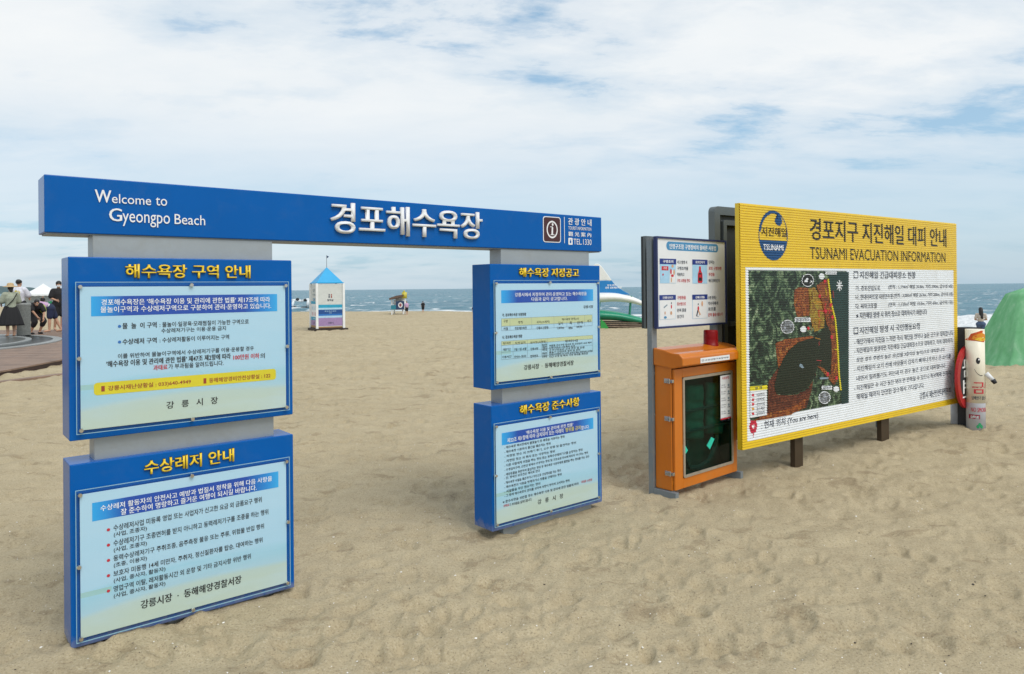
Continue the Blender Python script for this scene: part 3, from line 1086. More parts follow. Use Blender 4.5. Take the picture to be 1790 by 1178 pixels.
def map_mat(name, stops, scale, dist=1.2, detail=8.0):
    m = bpy.data.materials.new(name)
    m.use_nodes = True
    t = NT(m.node_tree)
    o = t.n('ShaderNodeOutputMaterial')
    b_ = t.n('ShaderNodeBsdfPrincipled')
    t.t.links.new(b_.outputs[0], o.inputs[0])
    c = t.n('ShaderNodeTexCoord').outputs['Object']
    t.set(b_, 'Base Color', t.ramp(t.noise(c, scale, detail, 0.7, dist), stops))
    b_.inputs['Roughness'].default_value = 0.35
    return m


MAPG = map_mat('map_forest_ink', [(0.34, (0.004, 0.010, 0.008)), (0.47, (0.012, 0.028, 0.018)), (0.53, (0.040, 0.085, 0.045)), (0.60, (0.18, 0.26, 0.14)), (0.70, (0.46, 0.50, 0.36))], 9.0, 1.8)
MAPR = map_mat('map_flood_ink', [(0.34, (0.012, 0.016, 0.008)), (0.45, (0.12, 0.025, 0.010)), (0.54, (0.32, 0.075, 0.015)), (0.62, (0.36, 0.17, 0.03)), (0.70, (0.16, 0.17, 0.08))], 30.0, 1.2)
MAPY = map_mat('map_lowland_ink', [(0.34, (0.06, 0.03, 0.006)), (0.47, (0.28, 0.13, 0.02)), (0.57, (0.40, 0.30, 0.03)), (0.68, (0.12, 0.15, 0.05))], 32.0, 1.2)
MAPL = map_mat('map_lake_ink', [(0.3, (0.006, 0.013, 0.006)), (0.7, (0.011, 0.021, 0.010))], 3.0)
MAPS = map_mat('map_sea_ink', [(0.3, (0.006, 0.030, 0.030)), (0.7, (0.012, 0.050, 0.045))], 4.0)
MAPB = map_mat('map_burn_ink', [(0.34, (0.02, 0.005, 0.004)), (0.5, (0.10, 0.022, 0.012)), (0.7, (0.26, 0.08, 0.03))], 26.0)


def mpoly(pts, m, lift):
    def f(b_):
        b_.poly([(M2(*p)[0], 0, M2(*p)[1]) for p in pts][::-1], m)
    b2 = MB()
    f(b2)
    bmesh.ops.triangulate(b2.bm, faces=b2.bm.faces[:])
    bmesh.ops.recalc_face_normals(b2.bm, faces=b2.bm.faces[:])
    if b2.bm.faces[0:1] and sum(f_.normal.y for f_ in b2.bm.faces) > 0:
        bmesh.ops.reverse_faces(b2.bm, faces=b2.bm.faces[:])
    ribbed(lift)(b2.bm)
    return b2


def absorb(dst, src):
    mp = [dst.mi(m) for m in src.mats]
    for f in src.bm.faces:
        f.material_index = mp[f.material_index]
    me = bpy.data.meshes.new('tmp')
    src.bm.to_mesh(me)
    src.bm.free()
    dst.bm.from_mesh(me)
    bpy.data.meshes.remove(me)


mp = MB()
b2 = MB()
rectf(b2, mu0, mu1, mz0, mz1, 0, MAPG)
ribbed(-0.0006)(b2.bm)
absorb(mp, b2)
for pts, m, lv in (
    ([(524, 55), (653, 55), (653, 872), (610, 880), (603, 800), (590, 690), (582, 500), (567, 350), (545, 230)], MAPS, 2),
    ([(310, 165), (345, 150), (400, 155), (415, 240), (405, 330), (330, 335), (312, 260)], MAPR, 2),
    ([(400, 160), (440, 150), (470, 200), (500, 300), (500, 400), (440, 430), (410, 340), (415, 240)], MAPY, 2),
    ([(450, 140), (520, 92), (535, 250), (560, 350), (575, 500), (588, 700), (570, 740), (540, 700), (548, 560), (540, 430), (515, 380), (500, 300), (480, 210)], MAPR, 3),
    ([(195, 500), (250, 475), (310, 470), (420, 452), (440, 465), (330, 500), (280, 540), (240, 600), (215, 660), (200, 560)], MAPR, 3),
    ([(150, 740), (210, 655), (215, 700), (192, 790), (200, 818), (260, 825), (330, 818), (395, 785), (430, 730), (420, 800), (385, 905), (300, 935), (140, 965), (50, 985), (150, 940)], MAPB, 3),
    ([(140, 935), (250, 915), (330, 880), (385, 840), (375, 900), (290, 945), (150, 970), (50, 985)], MAPR, 4),
    ([(455, 640), (480, 640), (530, 690), (545, 700), (580, 735), (560, 760), (500, 690)], MAPR, 4),
    ([(185, 770), (205, 690), (240, 600), (290, 530), (340, 490), (430, 465), (470, 432), (522, 390), (540, 440), (546, 560), (542, 640), (512, 662), (462, 640), (432, 720), (392, 778), (330, 813), (260, 820), (200, 814)], MAPL, 5),
    ([(519, 98), (527, 98), (547, 250), (572, 350), (586, 500), (596, 700), (607, 790), (599, 795), (588, 700), (577, 500), (564, 350), (538, 250)], YELLOWI, 5),
    ([(340, 640), (352, 625), (366, 640), (372, 655), (358, 655)], GREYLINE, 6),
):
    absorb(mp, mpoly(pts, m, -0.0006 * lv - .0004))
ORI = ink('map_road_ink', (0.62, 0.30, 0.03))
RRED = ink('map_marker_ink', (0.60, 0.03, 0.05))
rr = random.Random(3)
for _ in range(46):
    x = rr.uniform(420, 575)
    y = rr.uniform(170, 720)
    if 480 < x < 545 and y > 400:
        continue
    L, wd, a = rr.uniform(18, 60), rr.uniform(2, 4), rr.choice((0.25, 1.75, 1.5, 0.1))
    dx, dy = math.cos(a) * L / 2, math.sin(a) * L / 2
    nx, ny = -math.sin(a) * wd / 2, math.cos(a) * wd / 2
    absorb(mp, mpoly([(x - dx - nx, y - dy - ny), (x + dx - nx, y + dy - ny), (x + dx + nx, y + dy + ny), (x - dx + nx, y - dy + ny)], rr.choice((ORI, YELLOWI, RRED, MAPB)), -0.0038))
for x, y in ((503, 112), (508, 300), (550, 335), (545, 460), (520, 690), (575, 715), (400, 405), (540, 260), (470, 205)):
    absorb(mp, mpoly([(x - 7, y - 9), (x + 7, y - 9), (x + 7, y + 7), (x, y + 14), (x - 7, y + 7)], RRED, -0.0042))
DKI = ink('map_photo_ink', (0.015, 0.02, 0.02))
PHO = map_mat('map_photo_print', [(0.4, (0.05, 0.06, 0.06)), (0.5, (0.16, 0.17, 0.18)), (0.6, (0.40, 0.44, 0.50))], 22.0)
for x, y, r, m in ((395, 107, 38, DKI), (268, 397, 42, PHO), (482, 82, 18, WHITEP), (367, 412, 19, WHITEP), (500, 838, 37, PHO), (573, 785, 18, WHITEP)):
    circ = lambda q: [(x + q * math.cos(2 * PI * k / 24), y + 1.05 * q * math.sin(2 * PI * k / 24)) for k in range(24)]
    absorb(mp, mpoly(circ(r), WHITEP, -0.0045))
    absorb(mp, mpoly(circ(r - 4), m, -0.0050))
for q in ([(370, 118), (385, 95), (398, 92), (392, 118)], [(408, 125), (415, 105), (424, 118)]):
    absorb(mp, mpoly(q, WHITEP, -0.0056))
for x0, y0, x1, y1, s in ((314, 338, 412, 366, '현대아파트'), (482, 764, 546, 788, '씨마크'), (505, 52, 575, 70, '경포도립'), (471, 712, 523, 724, '')):
    absorb(mp, mpoly([(x0, y0), (x1, y0), (x1, y1), (x0, y1)], WHITEP if s else GREYLINE, -0.0046))
    if s:
        (ua, za), (ub, zb_) = M2(x0 + 6, y0 + 5), M2(x1 - 6, y1 - 5)
        put_text(mp, s, ua, ub, zb_, za, NAVYI, 0, 0.02, post=ribbed(-0.0054))
for a in range(4):                                    # compass star
    ca, sa = math.cos(a * PI / 4), math.sin(a * PI / 4)
    absorb(mp, mpoly([(593 - 20 * ca - 3 * sa, 140 - 34 * sa + 3 * ca), (593 + 20 * ca - 3 * sa, 140 + 34 * sa + 3 * ca), (593 + 20 * ca + 3 * sa, 140 + 34 * sa - 3 * ca), (593 - 20 * ca + 3 * sa, 140 - 34 * sa - 3 * ca)], WHITEP, -0.0040 - a * .0002))
absorb(mp, mpoly([(35, 770), (140, 762), (140, 948), (35, 965)], WHITEP, -0.0046))
absorb(mp, mpoly([(33, 768), (142, 760), (142, 787), (33, 796)], YELLOWI, -0.0052))
(ua, za), (ub, zb_) = M2(66, 772), M2(108, 784)
put_text(mp, '범 례', ua, ub, zb_, za, NAVYI, 0, 0.02, post=ribbed(-0.0058))
for k, (s, m) in enumerate((('대피장소', RRED), ('대피로', REDI), ('경보시설', RRED), ('침수예상', ORI), ('현재위치', REDI))):
    y = 822 + k * 29
    absorb(mp, mpoly([(46, y - 8), (60, y - 8), (60, y + 6), (53, y + 10), (46, y + 6)], m, -0.0052))
    (ua, za), (ub, zb_) = M2(75, y - 10), M2(126, y + 3)
    put_text(mp, s, ua, ub, zb_, za, NAVYI, 0, 0.0, post=ribbed(-0.0054))
mp.build('evacuation_map', board)

lt = MB()


def TT(s, x0, yt, yb, x1, m=BLACKI, bold=0.012, res=2, off=-0.0010):
    u0, zt = TS.uz(x0, yt, 0)
    _, zb = TS.uz(x0, yb, 0)
    u1 = TS.uz(x1, yb, 0)[0]
    put_text(lt, s, u0, u1, zb, zt, m, 0, bold, 0, res, ribbed(off))


TT('경포지구 지진해일 대피 안내', 1414.6, 380.5, 419.5, 1653.7, bold=.030)
TT('TSUNAMI EVACUATION INFORMATION', 1415, 431.5, 452.5, 1652, bold=.014)
TT('지진해일 긴급대피장소 현황', 1502, 474.2, 487, 1600, NAVYI, .03)
TT('지진해일 발생 시 국민행동요령', 1502, 571.5, 584, 1607.5, NAVYI, .03)
for yy in (474.5, 572.5):
    r = TS.rect(1491.5, yy, yy + 12, 1499.5, 0)
    q = 0.010
    for a in ((r[0], r[1], r[3] - q, r[3]), (r[0], r[1], r[2], r[2] + q), (r[0], r[0] + q, r[2] + q, r[3] - q), (r[1] - q, r[1], r[2] + q, r[3] - q)):
        b2 = MB()
        rectf(b2, *a, 0, NAVYI)
        ribbed(-.0010)(b2.bm)
        absorb(lt, b2)
for s, y, x0, x1 in (('가. 경포진입도로', 499, 1495, 1538), ('나. 현대아파트앞 대성연수원', 514.5, 1495, 1560), ('다. 씨마크호텔', 530.8, 1495, 1532)):
    TT(s, x0, y, y + 9.5, x1, NAVYI, .015)
for s, y, x0, x1 in (('(면적 : 1,194㎡ 해발 20.8m, 거리 590m, 급수대 4동)', 497.5, 1552, 1665.5), ('(면적 : 3,000㎡ 해발 25.9m, 거리 200m, 급수대 3동)', 512.5, 1561.5, 1665.5), ('(면적 : 1,120㎡ 해발 10.0m, 거리 60m, 급수대 1동)', 528.5, 1552, 1665.5)):
    TT(s, x0, y, y + 9, x1, NAVYI, .010)
TT('※ 지진해일 발생 시 위의 장소로 대피하시기 바랍니다', 1496, 546.8, 557.3, 1620, NAVYI, .03)
for s, Y0, Y1, X1 in (('- 해안가에서 지진을 느끼면 즉시 해안을 벗어나 높은 곳으로 대피합니다', 620, 646, 972), ('- 지진해일이 발생하면 지진해일 긴급대피장소으로 대피하고, 미처 대피하지', 660, 684, 968), ('  못한 경우 주변의 높은 곳(건물 3층이상 높이)으로 대피합니다', 700, 723, 935),
                      ('- 지진해일이 오기 전에 바닷물이 갑자기 빠져나가거나 큰 소리를', 738, 761, 962), ('  내면서 밀려들기도 하는데 이 경우 높은 곳으로 대피합니다', 778, 801, 938), ('- 지진해일은 수 시간 동안 여러 번 반복될 수 있으니 특보해제 전까지', 820, 843, 960), ('  해제될 때까지 안전한 장소에서 기다립니다.', 856, 881, 848)):
    TT(s.strip(), 1270 + (546 if s[0] == '-' else 556) / 2.4548, 340 + Y0 / 2.4548, 340 + Y1 / 2.4548, 1270 + X1 / 2.4548, NAVYI, .012)
TT('강릉시 재난안전대책본부', 1607, 686, 698.8, 1662, NAVYI, .02)
TT(': 현재 위치 (You are here)', 1330, 737, 753, 1429.7, NAVYI, .012)
lt.build('board_lettering', board)

em = MB()
ecx, ecz = TS.uz(1351.2, 411.5, 0)
er = (TS.uz(1376.7, 411.5, 0)[0] - TS.uz(1326, 411.5, 0)[0]) / 2
ez = (TS.uz(1351, 367.7, 0)[1] - TS.uz(1351, 455, 0)[1]) / 2
NAVY = ink('emblem_blue_ink', (0.008, 0.075, 0.22))


def epoly(pts, m, off):
    b2 = MB()
    b2.poly([(p[0], 0, p[1]) for p in pts], m)
    bmesh.ops.triangulate(b2.bm, faces=b2.bm.faces[:])
    bmesh.ops.recalc_face_normals(b2.bm, faces=b2.bm.faces[:])
    if sum(f_.normal.y for f_ in b2.bm.faces) > 0:
        bmesh.ops.reverse_faces(b2.bm, faces=b2.bm.faces[:])
    ribbed(off)(b2.bm)
    absorb(em, b2)


arc = lambda a0, a1, f, n: [(ecx + er * f * math.cos(math.radians(a0 + (a1 - a0) * k / n)), ecz + ez * f * math.sin(math.radians(a0 + (a1 - a0) * k / n))) for k in range(n + 1)]
a_in = math.degrees(math.asin(0.20))
epoly(arc(180 + a_in, 360 - a_in, 1.0, 30), NAVY, -0.0012)
for a0, a1 in ((180, 180 + a_in), (-a_in, 20), (155, 180)):
    epoly(arc(a0, a1, 1.0, 6) + arc(a1, a0, 0.955, 6), NAVY, -0.0012)
wave = arc(172, 62, 1.0, 16) + [(ecx + er * x, ecz + ez * z) for x, z in ((0.62, 0.62), (0.60, 0.50), (0.46, 0.40), (0.26, 0.42), (0.10, 0.55), (0.12, 0.66), (0.22, 0.72), (0.30, 0.66), (0.30, 0.80), (0.12, 0.88), (-0.16, 0.86))] + arc(118, 172, 0.86, 8)
epoly(wave, NAVY, -0.0014)
rim = arc(62, 20, 1.0, 8) + arc(20, 62, 0.955, 8)
epoly(rim, NAVY, -0.0012)
k0 = lt
lt = em
TT('지진해일', 1330, 396, 412.5, 1374.7, BROWNP, .03, off=-.0020)
TT('TSUNAMI', 1333, 426.6, 437.2, 1368.6, WHITEI, .03, off=-.0024)
em.build('tsunami_emblem', board)
pn = MB()
lt = pn
r = TS.rect(1309, 735.5, 758, 1323, 0)
uc = (r[0] + r[1]) / 2
k1 = em
em = pn
rw, rh = (r[1] - r[0]) / 2, (r[3] - r[2])
PINR = ink('pin_red_ink', (0.50, 0.02, 0.05))
epoly([(uc - rw, r[2] + .05), (uc - rw * .6, r[2]), (uc - rw * .15, r[2]), (uc, r[2] - rh * .42), (uc + rw * .15, r[2]), (uc + rw * .6, r[2]), (uc + rw, r[2] + .05), (uc + rw, r[3] - .04), (uc + rw * .6, r[3]), (uc - rw * .6, r[3]), (uc - rw, r[3] - .04)], PINR, -.0012)
zc = (r[2] + r[3]) / 2
epoly([(uc - rw * .36, zc - rw * .15), (uc - rw * .18, zc - rw * .15), (uc + rw * .10, zc - rw * .40), (uc + rw * .10, zc + rw * .40), (uc - rw * .18, zc + rw * .15), (uc - rw * .36, zc + rw * .15)], WHITEI, -.0020)
epoly([(uc + rw * .27, zc - rw * .26), (uc + rw * .36, zc - rw * .26), (uc + rw * .36, zc + rw * .26), (uc + rw * .27, zc + rw * .26)], WHITEI, -.0020)
pn.build('location_pin_mark', board)
for x0, x1 in ((1381, 1403), (1533, 1554)):
    u0, u1 = TS.uz(x0, 770, 0.05)[0], TS.uz(x1, 770, 0.05)[0]
    b = MB()
    u0 += .36 * (u1 - u0)
    for q in ((u0, u1, 0.048, 0.056), (u0, u0 + .008, 0.0562, 0.095), (u1 - .008, u1, 0.0562, 0.095)):
        b.box(q[0], q[1], q[2], q[3], -0.3, TZ1 - 0.1, BROWNP)
    b.build('post', tsu)

# ------------------------------------------------------------------ dark board behind it
D_Y = 0.42
D_O = T_O + Vector((-math.sin(T_YAW) * D_Y, math.cos(T_YAW) * D_Y, 0))
DS = Face(D_O, T_YAW)
dk = thing('dark_signboard', 'dark grey steel signboard with rounded corners seen from behind the yellow tsunami board', 'sign', D_O, T_YAW)
du0, dz1 = DS.uz(1247.5, 360, 0)
dz0 = DS.uz(1289, 768, 0)[1]
du1 = du0 + 3.7
DKG = mat('dark_board_back', (0.035, 0.042, 0.045), 0.55, metal=0.2, vary=0.15)
FRG = mat('board_frame_grey', (0.13, 0.15, 0.155), 0.45, metal=0.4)
b = MB()
b.box(du0 + .03, du1 - .03, 0.020, 0.05, dz0 + .03, dz1 - .03, DKG)
pnl = b.build('back_panel', dk)


def ring(b, u0, u1, z0, z1, wd, y0, y1, r, m, n=6):
    outer, inner = [], []
    for cx, cz, a0, in ((u1 - r, z1 - r, 0), (u0 + r, z1 - r, 90), (u0 + r, z0 + r, 180), (u1 - r, z0 + r, 270)):
        for k in range(n + 1):
            a = math.radians(a0 + 90 * k / n)
            outer.append((cx + r * math.cos(a), cz + r * math.sin(a)))
            ri = max(r - wd, 0.002)
            inner.append((cx + ri * math.cos(a), cz + ri * math.sin(a)) if r > wd else (cx + (r - wd) * (1 if math.cos(math.radians(a0 + 45)) > 0 else -1), cz + (r - wd) * (1 if math.sin(math.radians(a0 + 45)) > 0 else -1)))
    N = len(outer)
    k = b.mi(m)
    V = [[b.bm.verts.new((p[0], y, p[1])) for p in loop] for y in (y0, y1) for loop in (outer, inner)]
    of, if_, ob, ib = V
    for i in range(N):
        j = (i + 1) % N
        for q in ((of[i], of[j], if_[j], if_[i]), (ob[j], ob[i], ib[i], ib[j]), (of[j], of[i], ob[i], ob[j]), (if_[i], if_[j], ib[j], ib[i])):
            try:
                b.bm.faces.new(q).material_index = k
            except ValueError:
                pass


b = MB()
ring(b, du0, du1, dz0, dz1, 0.075, -0.01, 0.06, 0.05, FRG)
ring(b, du0 + .11, du1 - .11, dz0 + .12, dz1 - .12, 0.045, -0.02, 0.019, 0.02, FRG)
b.box(du0 + .2, du1 - .2, -.012, .019, (dz0 + dz1) / 2 - .02, (dz0 + dz1) / 2 + .02, FRG)
b.build('frame', dk)
for u in (DS.uz(1262, 790, 0.05)[0], DS.uz(1540, 760, 0.05)[0]):
    b = MB()
    b.box(u, u + .06, 0.0505, 0.11, -0.3, dz1 - .2, FRG)
    b.build('post', dk)

# ------------------------------------------------------------------ rescue equipment stand
C_O, C_YAW = Vector((1.222, 5.605, 0.0)), 0.728
CF = Face(C_O, C_YAW)
CW, CD = 0.897, 0.155
res = thing('rescue_stand', 'orange rescue equipment cabinet with a white notice board above on grey steel posts', 'rescue cabinet', C_O, C_YAW)
zb = 0.05
zt_b = CF.uz(1150.4, 607, CD)[1]
z_k = CF.uz(1177, 612.6, 0.03)[1]
zl1, zl0 = CF.uz(1197, 625.7, -0.12)[1], CF.uz(1197, 640, -0.12)[1]
z_d = CF.uz(1180, 644, 0)[1]
DIM_INSIDE = mat('dim_interior', (0.007, 0.020, 0.014), 0.6, vary=0.3)  # added dark sheets; the dimness behind the glass is put into their colour
b = MB()
b.box(0, 0.012, 0, CD, zb, z_d + .02, ORANGE)
b.box(CW - 0.012, CW, 0, CD, zb, z_d + .02, ORANGE)
b.box(0.0125, CW - 0.0125, CD - 0.012, CD, zb, z_d + .02, ORANGE)
b.box(0.0125, CW - 0.0125, 0.001, CD - 0.0125, zb, zb + 0.012, ORANGE)
cab = b.build('cabinet', res, bevel=0.004)
b = MB()
b.box(0.0130, CW - 0.0130, CD - 0.0150, CD - 0.0125, zb + .013, z_d, DIM_INSIDE)
b.box(0.0125, 0.0150, 0.005, CD - 0.0155, zb + .013, z_d, DIM_INSIDE)
b.box(CW - 0.0150, CW - 0.0125, 0.005, CD - 0.0155, zb + .013, z_d, DIM_INSIDE)
b.build('dim_interior_sheet', cab)
b = MB()
b.prism([(CD + .004, zt_b), (0.06, z_k + .008), (-0.02, z_k - .012), (-0.085, zl1 + .03), (-0.12, zl1), (-0.12, zl0), (-0.024, z_d + .004), (CD + .004, z_d + .021)], 'x', -0.014, CW + 0.014, ORANGE)
hood = b.build('hood', cab, bevel=0.008)
b = MB()
r = CF.rect(1224.5, 626, 635, 1275.5, -0.1215)
rectf(b, *r, -0.1215, WHITEP)
put_text(b, '⊕', r[0] + .015, r[0] + .05, r[2] + .012, r[3] - .012, NAVYI, -0.1225, .02)
put_text(b, '수상인명구조장비함', r[0] + .06, r[1] - .015, r[2] + .014, r[3] - .014, NAVYI, -0.1225, .03)
b.build('name_plate', hood)
wr = CF.rect(1192.5, 660, 836.5, 1281.5, -0.022)
b = MB()
d0, d1, dz0_, dz1_ = 0.012, CW - 0.002, zb + 0.004, z_d - 0.004
for q in ((d0, wr[0], dz0_, dz1_), (wr[1], d1, dz0_, dz1_), (wr[0] + .0003, wr[1] - .0003, dz0_, wr[2]), (wr[0] + .0003, wr[1] - .0003, wr[3], dz1_)):
    b.box(q[0], q[1], -0.022, -0.001, q[2], q[3], ORANGE)
door = b.build('door', cab, bevel=0.003)
b = MB()
TRIM = mat('window_trim', (0.44, 0.40, 0.33), 0.35, metal=0.5, dirt=((0.20, 0.14, 0.08), 14, 0.5))
ring(b, wr[0], wr[1], wr[2], wr[3], 0.022, -0.030, -0.0225, 0.02, TRIM)
b.build('window_trim', door)


def tint_mat():
    m = bpy.data.materials.new('green_tinted_glass')
    m.use_nodes = True
    t = NT(m.node_tree)
    o = t.n('ShaderNodeOutputMaterial')
    lw = t.n('ShaderNodeLayerWeight', Blend=0.5).outputs['Facing']
    fr = t.math('MULTIPLY_ADD', t.math('POWER', lw, 4.0), 0.4, 0.02)
    tr = t.n('ShaderNodeBsdfTransparent', Color=(0.20, 0.80, 0.68, 1))
    gl = t.n('ShaderNodeBsdfGlossy', Roughness=0.05)
    mx = t.n('ShaderNodeMixShader', i0=fr, i1=tr.outputs[0], i2=gl.outputs[0])
    t.t.links.new(mx.outputs[0], o.inputs[0])
    return m


TINT = tint_mat()
b = MB()
rectf(b, wr[0] + .008, wr[1] - .008, wr[2] + .008, wr[3] - .008, -0.015, TINT)
b.build('window_pane', door)
b = MB()
r = CF.rect(1259, 657, 734.5, 1278, -0.0165)
rectf(b, r[0], r[1], r[2], r[3], -0.0165, WHITEP)
rectf(b, r[0], r[1], r[2], r[2] + .012, -0.0175, REDI)
put_text(b, '사용방법', r[0] + .025, r[1] - .025, r[3] - .035, r[3] - .012, REDI, -0.0172, .03)
for k in range(6):
    zz_ = r[3] - .075 - k * .055
    for j in range(2):
        put_text(b, ('던지세요', '잡으세요', '당기세요')[(k + j) % 3], r[0] + .012, r[0] + .075 + .012 * ((k + j) % 2), zz_ - .012 - j * .018, zz_ - j * .018, NAVYI, -0.0172, 0.0, res=1)
    disc(b, r[1] - .035, zz_ - .012, .014, .011, -0.0172, GREYLINE, 9)
    b.box(r[1] - .052, r[1] - .016, -.0176, -.0172, zz_ - .034, zz_ - .028, NAVYI)
b.build('instruction_sticker', door)
for yy, sx in ((666, 1169), (731, 1175), (828, 1170)):
    z = CF.uz(sx, yy, 0.02)[1]
    b = MB()
    b.box(-0.010, 0.0, 0.012, 0.060, z - .018, z + .018, STEEL)
    b.box(-0.014, -0.0102, 0.022, 0.050, z - .008, z + .008, STEEL)
    b.box(-0.010, 0.011, -0.020, 0.006, z - .012, z + .012, STEEL)
    b.tube((-0.012, 0.008, z - .02), (-0.012, 0.008, z + .02), 0.005, STEEL)
    b.build('hinge', cab, bevel=0.002)
wl = CF.uz(1243.5, 603, 0.08)
REDL = mat('red_lamp_cover', (0.20, 0.003, 0.005), 0.38, spec=0.2, vary=0.1, bump=0.2, bscale=40)
b = MB()
b.lathe([(0.064, wl[1] - .02), (0.064, wl[1] + .004), (0.0605, wl[1] + .006), (0.060, wl[1] + .06), (0.059, wl[1] + .118), (0.054, wl[1] + .126), (0.02, wl[1] + .128)], REDL, 28, c=(wl[0], 0.085))
lamp = b.build('warning_lamp', res, smooth=True)

pl = CF.uz(1140.5, 700, 0.16)[0], CF.uz(1149.5, 700, 0.16)[0]
bz1 = CF.uz(1146, 412.5, 0.12)[1]
bz0 = CF.uz(1148, 575, 0.12)[1]
bu0, bu1 = CF.uz(1147, 500, 0.12)[0], CF.uz(1269.5, 500, 0.12)[0]
pr = CF.uz(1254, 585, 0.16)[0], CF.uz(1262.5, 585, 0.16)[0]
for u0, u1 in (pl, pr):
    b = MB()
    b.box(u0, u1, 0.160, 0.168, -0.2, bz1 - 0.01, GREYPAINT)
    b.box(u0, u0 + 0.006, 0.1682, 0.205, -0.2, bz1 - 0.01, GREYPAINT)
    b.box(u0 + .002, u0 + .042, -0.05, 0.1598, -0.06, 0.046, GREYPAINT)
    for z in (0.10, 0.32, 0.62, 0.95):
        b.tube(((u0 + u1) / 2, 0.161, z), ((u0 + u1) / 2, 0.152, z), 0.008, STEEL, seg=6)
    b.build('post', res, bevel=0.0015)
NAVF = mat('navy_frame_paint', (0.018, 0.030, 0.115), 0.4)
b = MB()
b.box(bu0 + .008, bu1 - .008, 0.122, 0.135, bz0 + .008, bz1 - .008, WHITEP)
nb = b.build('notice_board', res)
b = MB()
ring(b, bu0, bu1, bz0, bz1, 0.016, 0.112, 0.142, 0.004, NAVF, 2)
b.build('frame', nb)
NY = 0.1212
SKYI = ink('sky_blue_ink', (0.06, 0.26, 0.50))
PALEB = ink('pale_blue_ink', (0.36, 0.60, 0.80))
DEEP = ink('deep_blue_ink', (0.012, 0.035, 0.22))
SKINI = ink('flesh_ink', (0.60, 0.34, 0.20))


def Q(X, Y):
    return CF.uz(1120 + X / 4.91, 380 + Y / 4.91, NY)


def NR(X0, Y0, Y1, X1):
    u0, z1 = Q(X0, Y0)
    return u0, Q(X1, Y1)[0], Q(X0, Y1)[1], z1


def NTx(b, s, X0, Y0, Y1, X1, m, lift=.0012, bold=.02):
    u0, u1, z0, z1 = NR(X0, Y0, Y1, X1)
    put_text(b, s, u0, u1, z0, z1, m, NY - lift, bold, res=2)


b = MB()
r = NR(220, 205, 280, 665)
rrect(b, *r, NY, (r[3] - r[2]) * .48, SKYI, 8)
NTx(b, '인명구조함 구명장비의 올바른 사용법', 245, 224, 268, 645, WHITEI, bold=.03)
texts = (('사고 발생 시', '구명조끼를', '착용하고', '구조 요청을 한다'), ('던지는', '로프 구명부환', '뚜껑을', '바로 잡아당긴다'), ('구명환을', '튜브형으로', '던져 줄을', '당긴다'), ('수영 못하는', '익수자에게', '로프를', '던져 줄을 잡는다'))
heads = ('구명조끼', '로프던지기', '구명환 던지기', '심폐소생술')
for k, (X0, X1, Yh0, Yh1, Yp) in enumerate(((163, 303, 352, 400, 566), (443, 572, 360, 405, 568), (160, 300, 667, 711, 880), (443, 572, 663, 707, 872))):
    rectf(b, *NR(X0, Yh1, Yp, X1), NY, PALEB)
    q = NR(X0 + 3, Yh1, Yp - 3, X1 - 3)
    rectf(b, *q, NY - .0008, PALEB if k < 2 else WHITEP)
    rectf(b, *NR(X0 - 1, Yh0, Yh1, X1 + 1), NY - .0012, DEEP)
    NTx(b, heads[k], X0 + 25, Yh0 + 12, Yh1 - 10, X1 - 25, WHITEI, .0020, .03)
    tx = (312, 583, 312, 578)[k]
    for j in range(4):
        y = (368, 368, 674, 674)[k] + j * (53, 53, 54, 49)[k]
        red = (k == 2 and j < 2) or (k == 3 and j == 3) or (k == 1 and j in (1, 2)) or (k == 0 and j == 3)
        NTx(b, texts[k][j], tx, y, y + 30, tx + (85, 95, 62, 112, 50, 110, 50, 95, 75, 75, 78, 58, 72, 85, 66, 128)[k * 4 + j], REDI if red else NAVYI, bold=.02)
    L = .0018

    def qd(pts, m, l=L):
        b.poly([(Q(*p)[0], NY - l, Q(*p)[1]) for p in pts][::-1], m)
    if k == 0:
        qd([(178, 418), (236, 420), (236, 455), (178, 453)], REDI)
        NTx(b, '구조', 190, 426, 446, 224, WHITEI, .0026, .03)
        qd([(250, 455), (295, 452), (300, 562), (246, 562)], WHITEP, .0014)
        for c in ((272, 418, 16, 13, SKINI), (258, 465, 12, 24, REDI), (285, 470, 12, 26, SKINI), (270, 500, 20, 12, REDI), (262, 535, 9, 22, SKINI), (190, 490, 9, 10, REDI)):
            u, z = Q(c[0], c[1])
            disc(b, u, z, c[2] / 4.91 * .0046, c[3] / 4.91 * .0046, NY - .0022, c[4], 12)
    elif k == 1:
        qd([(500, 420), (514, 420), (516, 455), (528, 485), (530, 550), (524, 562), (492, 562), (488, 550), (489, 485), (498, 455)], REDI)
        qd([(497, 478), (520, 478), (524, 545), (494, 545)], BLACKI, .0022)
        qd([(500, 490), (518, 490), (520, 515), (499, 515)], REDI, .0026)
    elif k == 2:
        for c in ((262, 735, 6, 8, NAVYI), (262, 765, 8, 18, REDI), (260, 820, 14, 16, SKINI), (208, 820, 8, 14, SKINI), (210, 858, 20, 11, SKYI)):
            u, z = Q(c[0], c[1])
            disc(b, u, z, c[2] / 4.91 * .0046, c[3] / 4.91 * .0046, NY - .0022, c[4], 12)
        qd([(195, 770), (225, 745), (230, 752), (200, 780)], GREYLINE)
    else:
        for c in ((492, 745, 7, 9, NAVYI), (493, 780, 13, 20, REDI), (526, 740, 13, 24, SKINI)):
            u, z = Q(c[0], c[1])
            disc(b, u, z, c[2] / 4.91 * .0046, c[3] / 4.91 * .0046, NY - .0022, c[4], 12)
        qd([(488, 795), (498, 795), (515, 835), (505, 838)], SKINI)
        qd([(485, 795), (495, 795), (483, 850), (474, 848)], NAVYI)
        u, z = Q(492, 832)
        disc(b, u, z, .018, .022, NY - .0016, GREYLINE, 18, .8, 0, 359.9)
b.build('notice_print', nb)
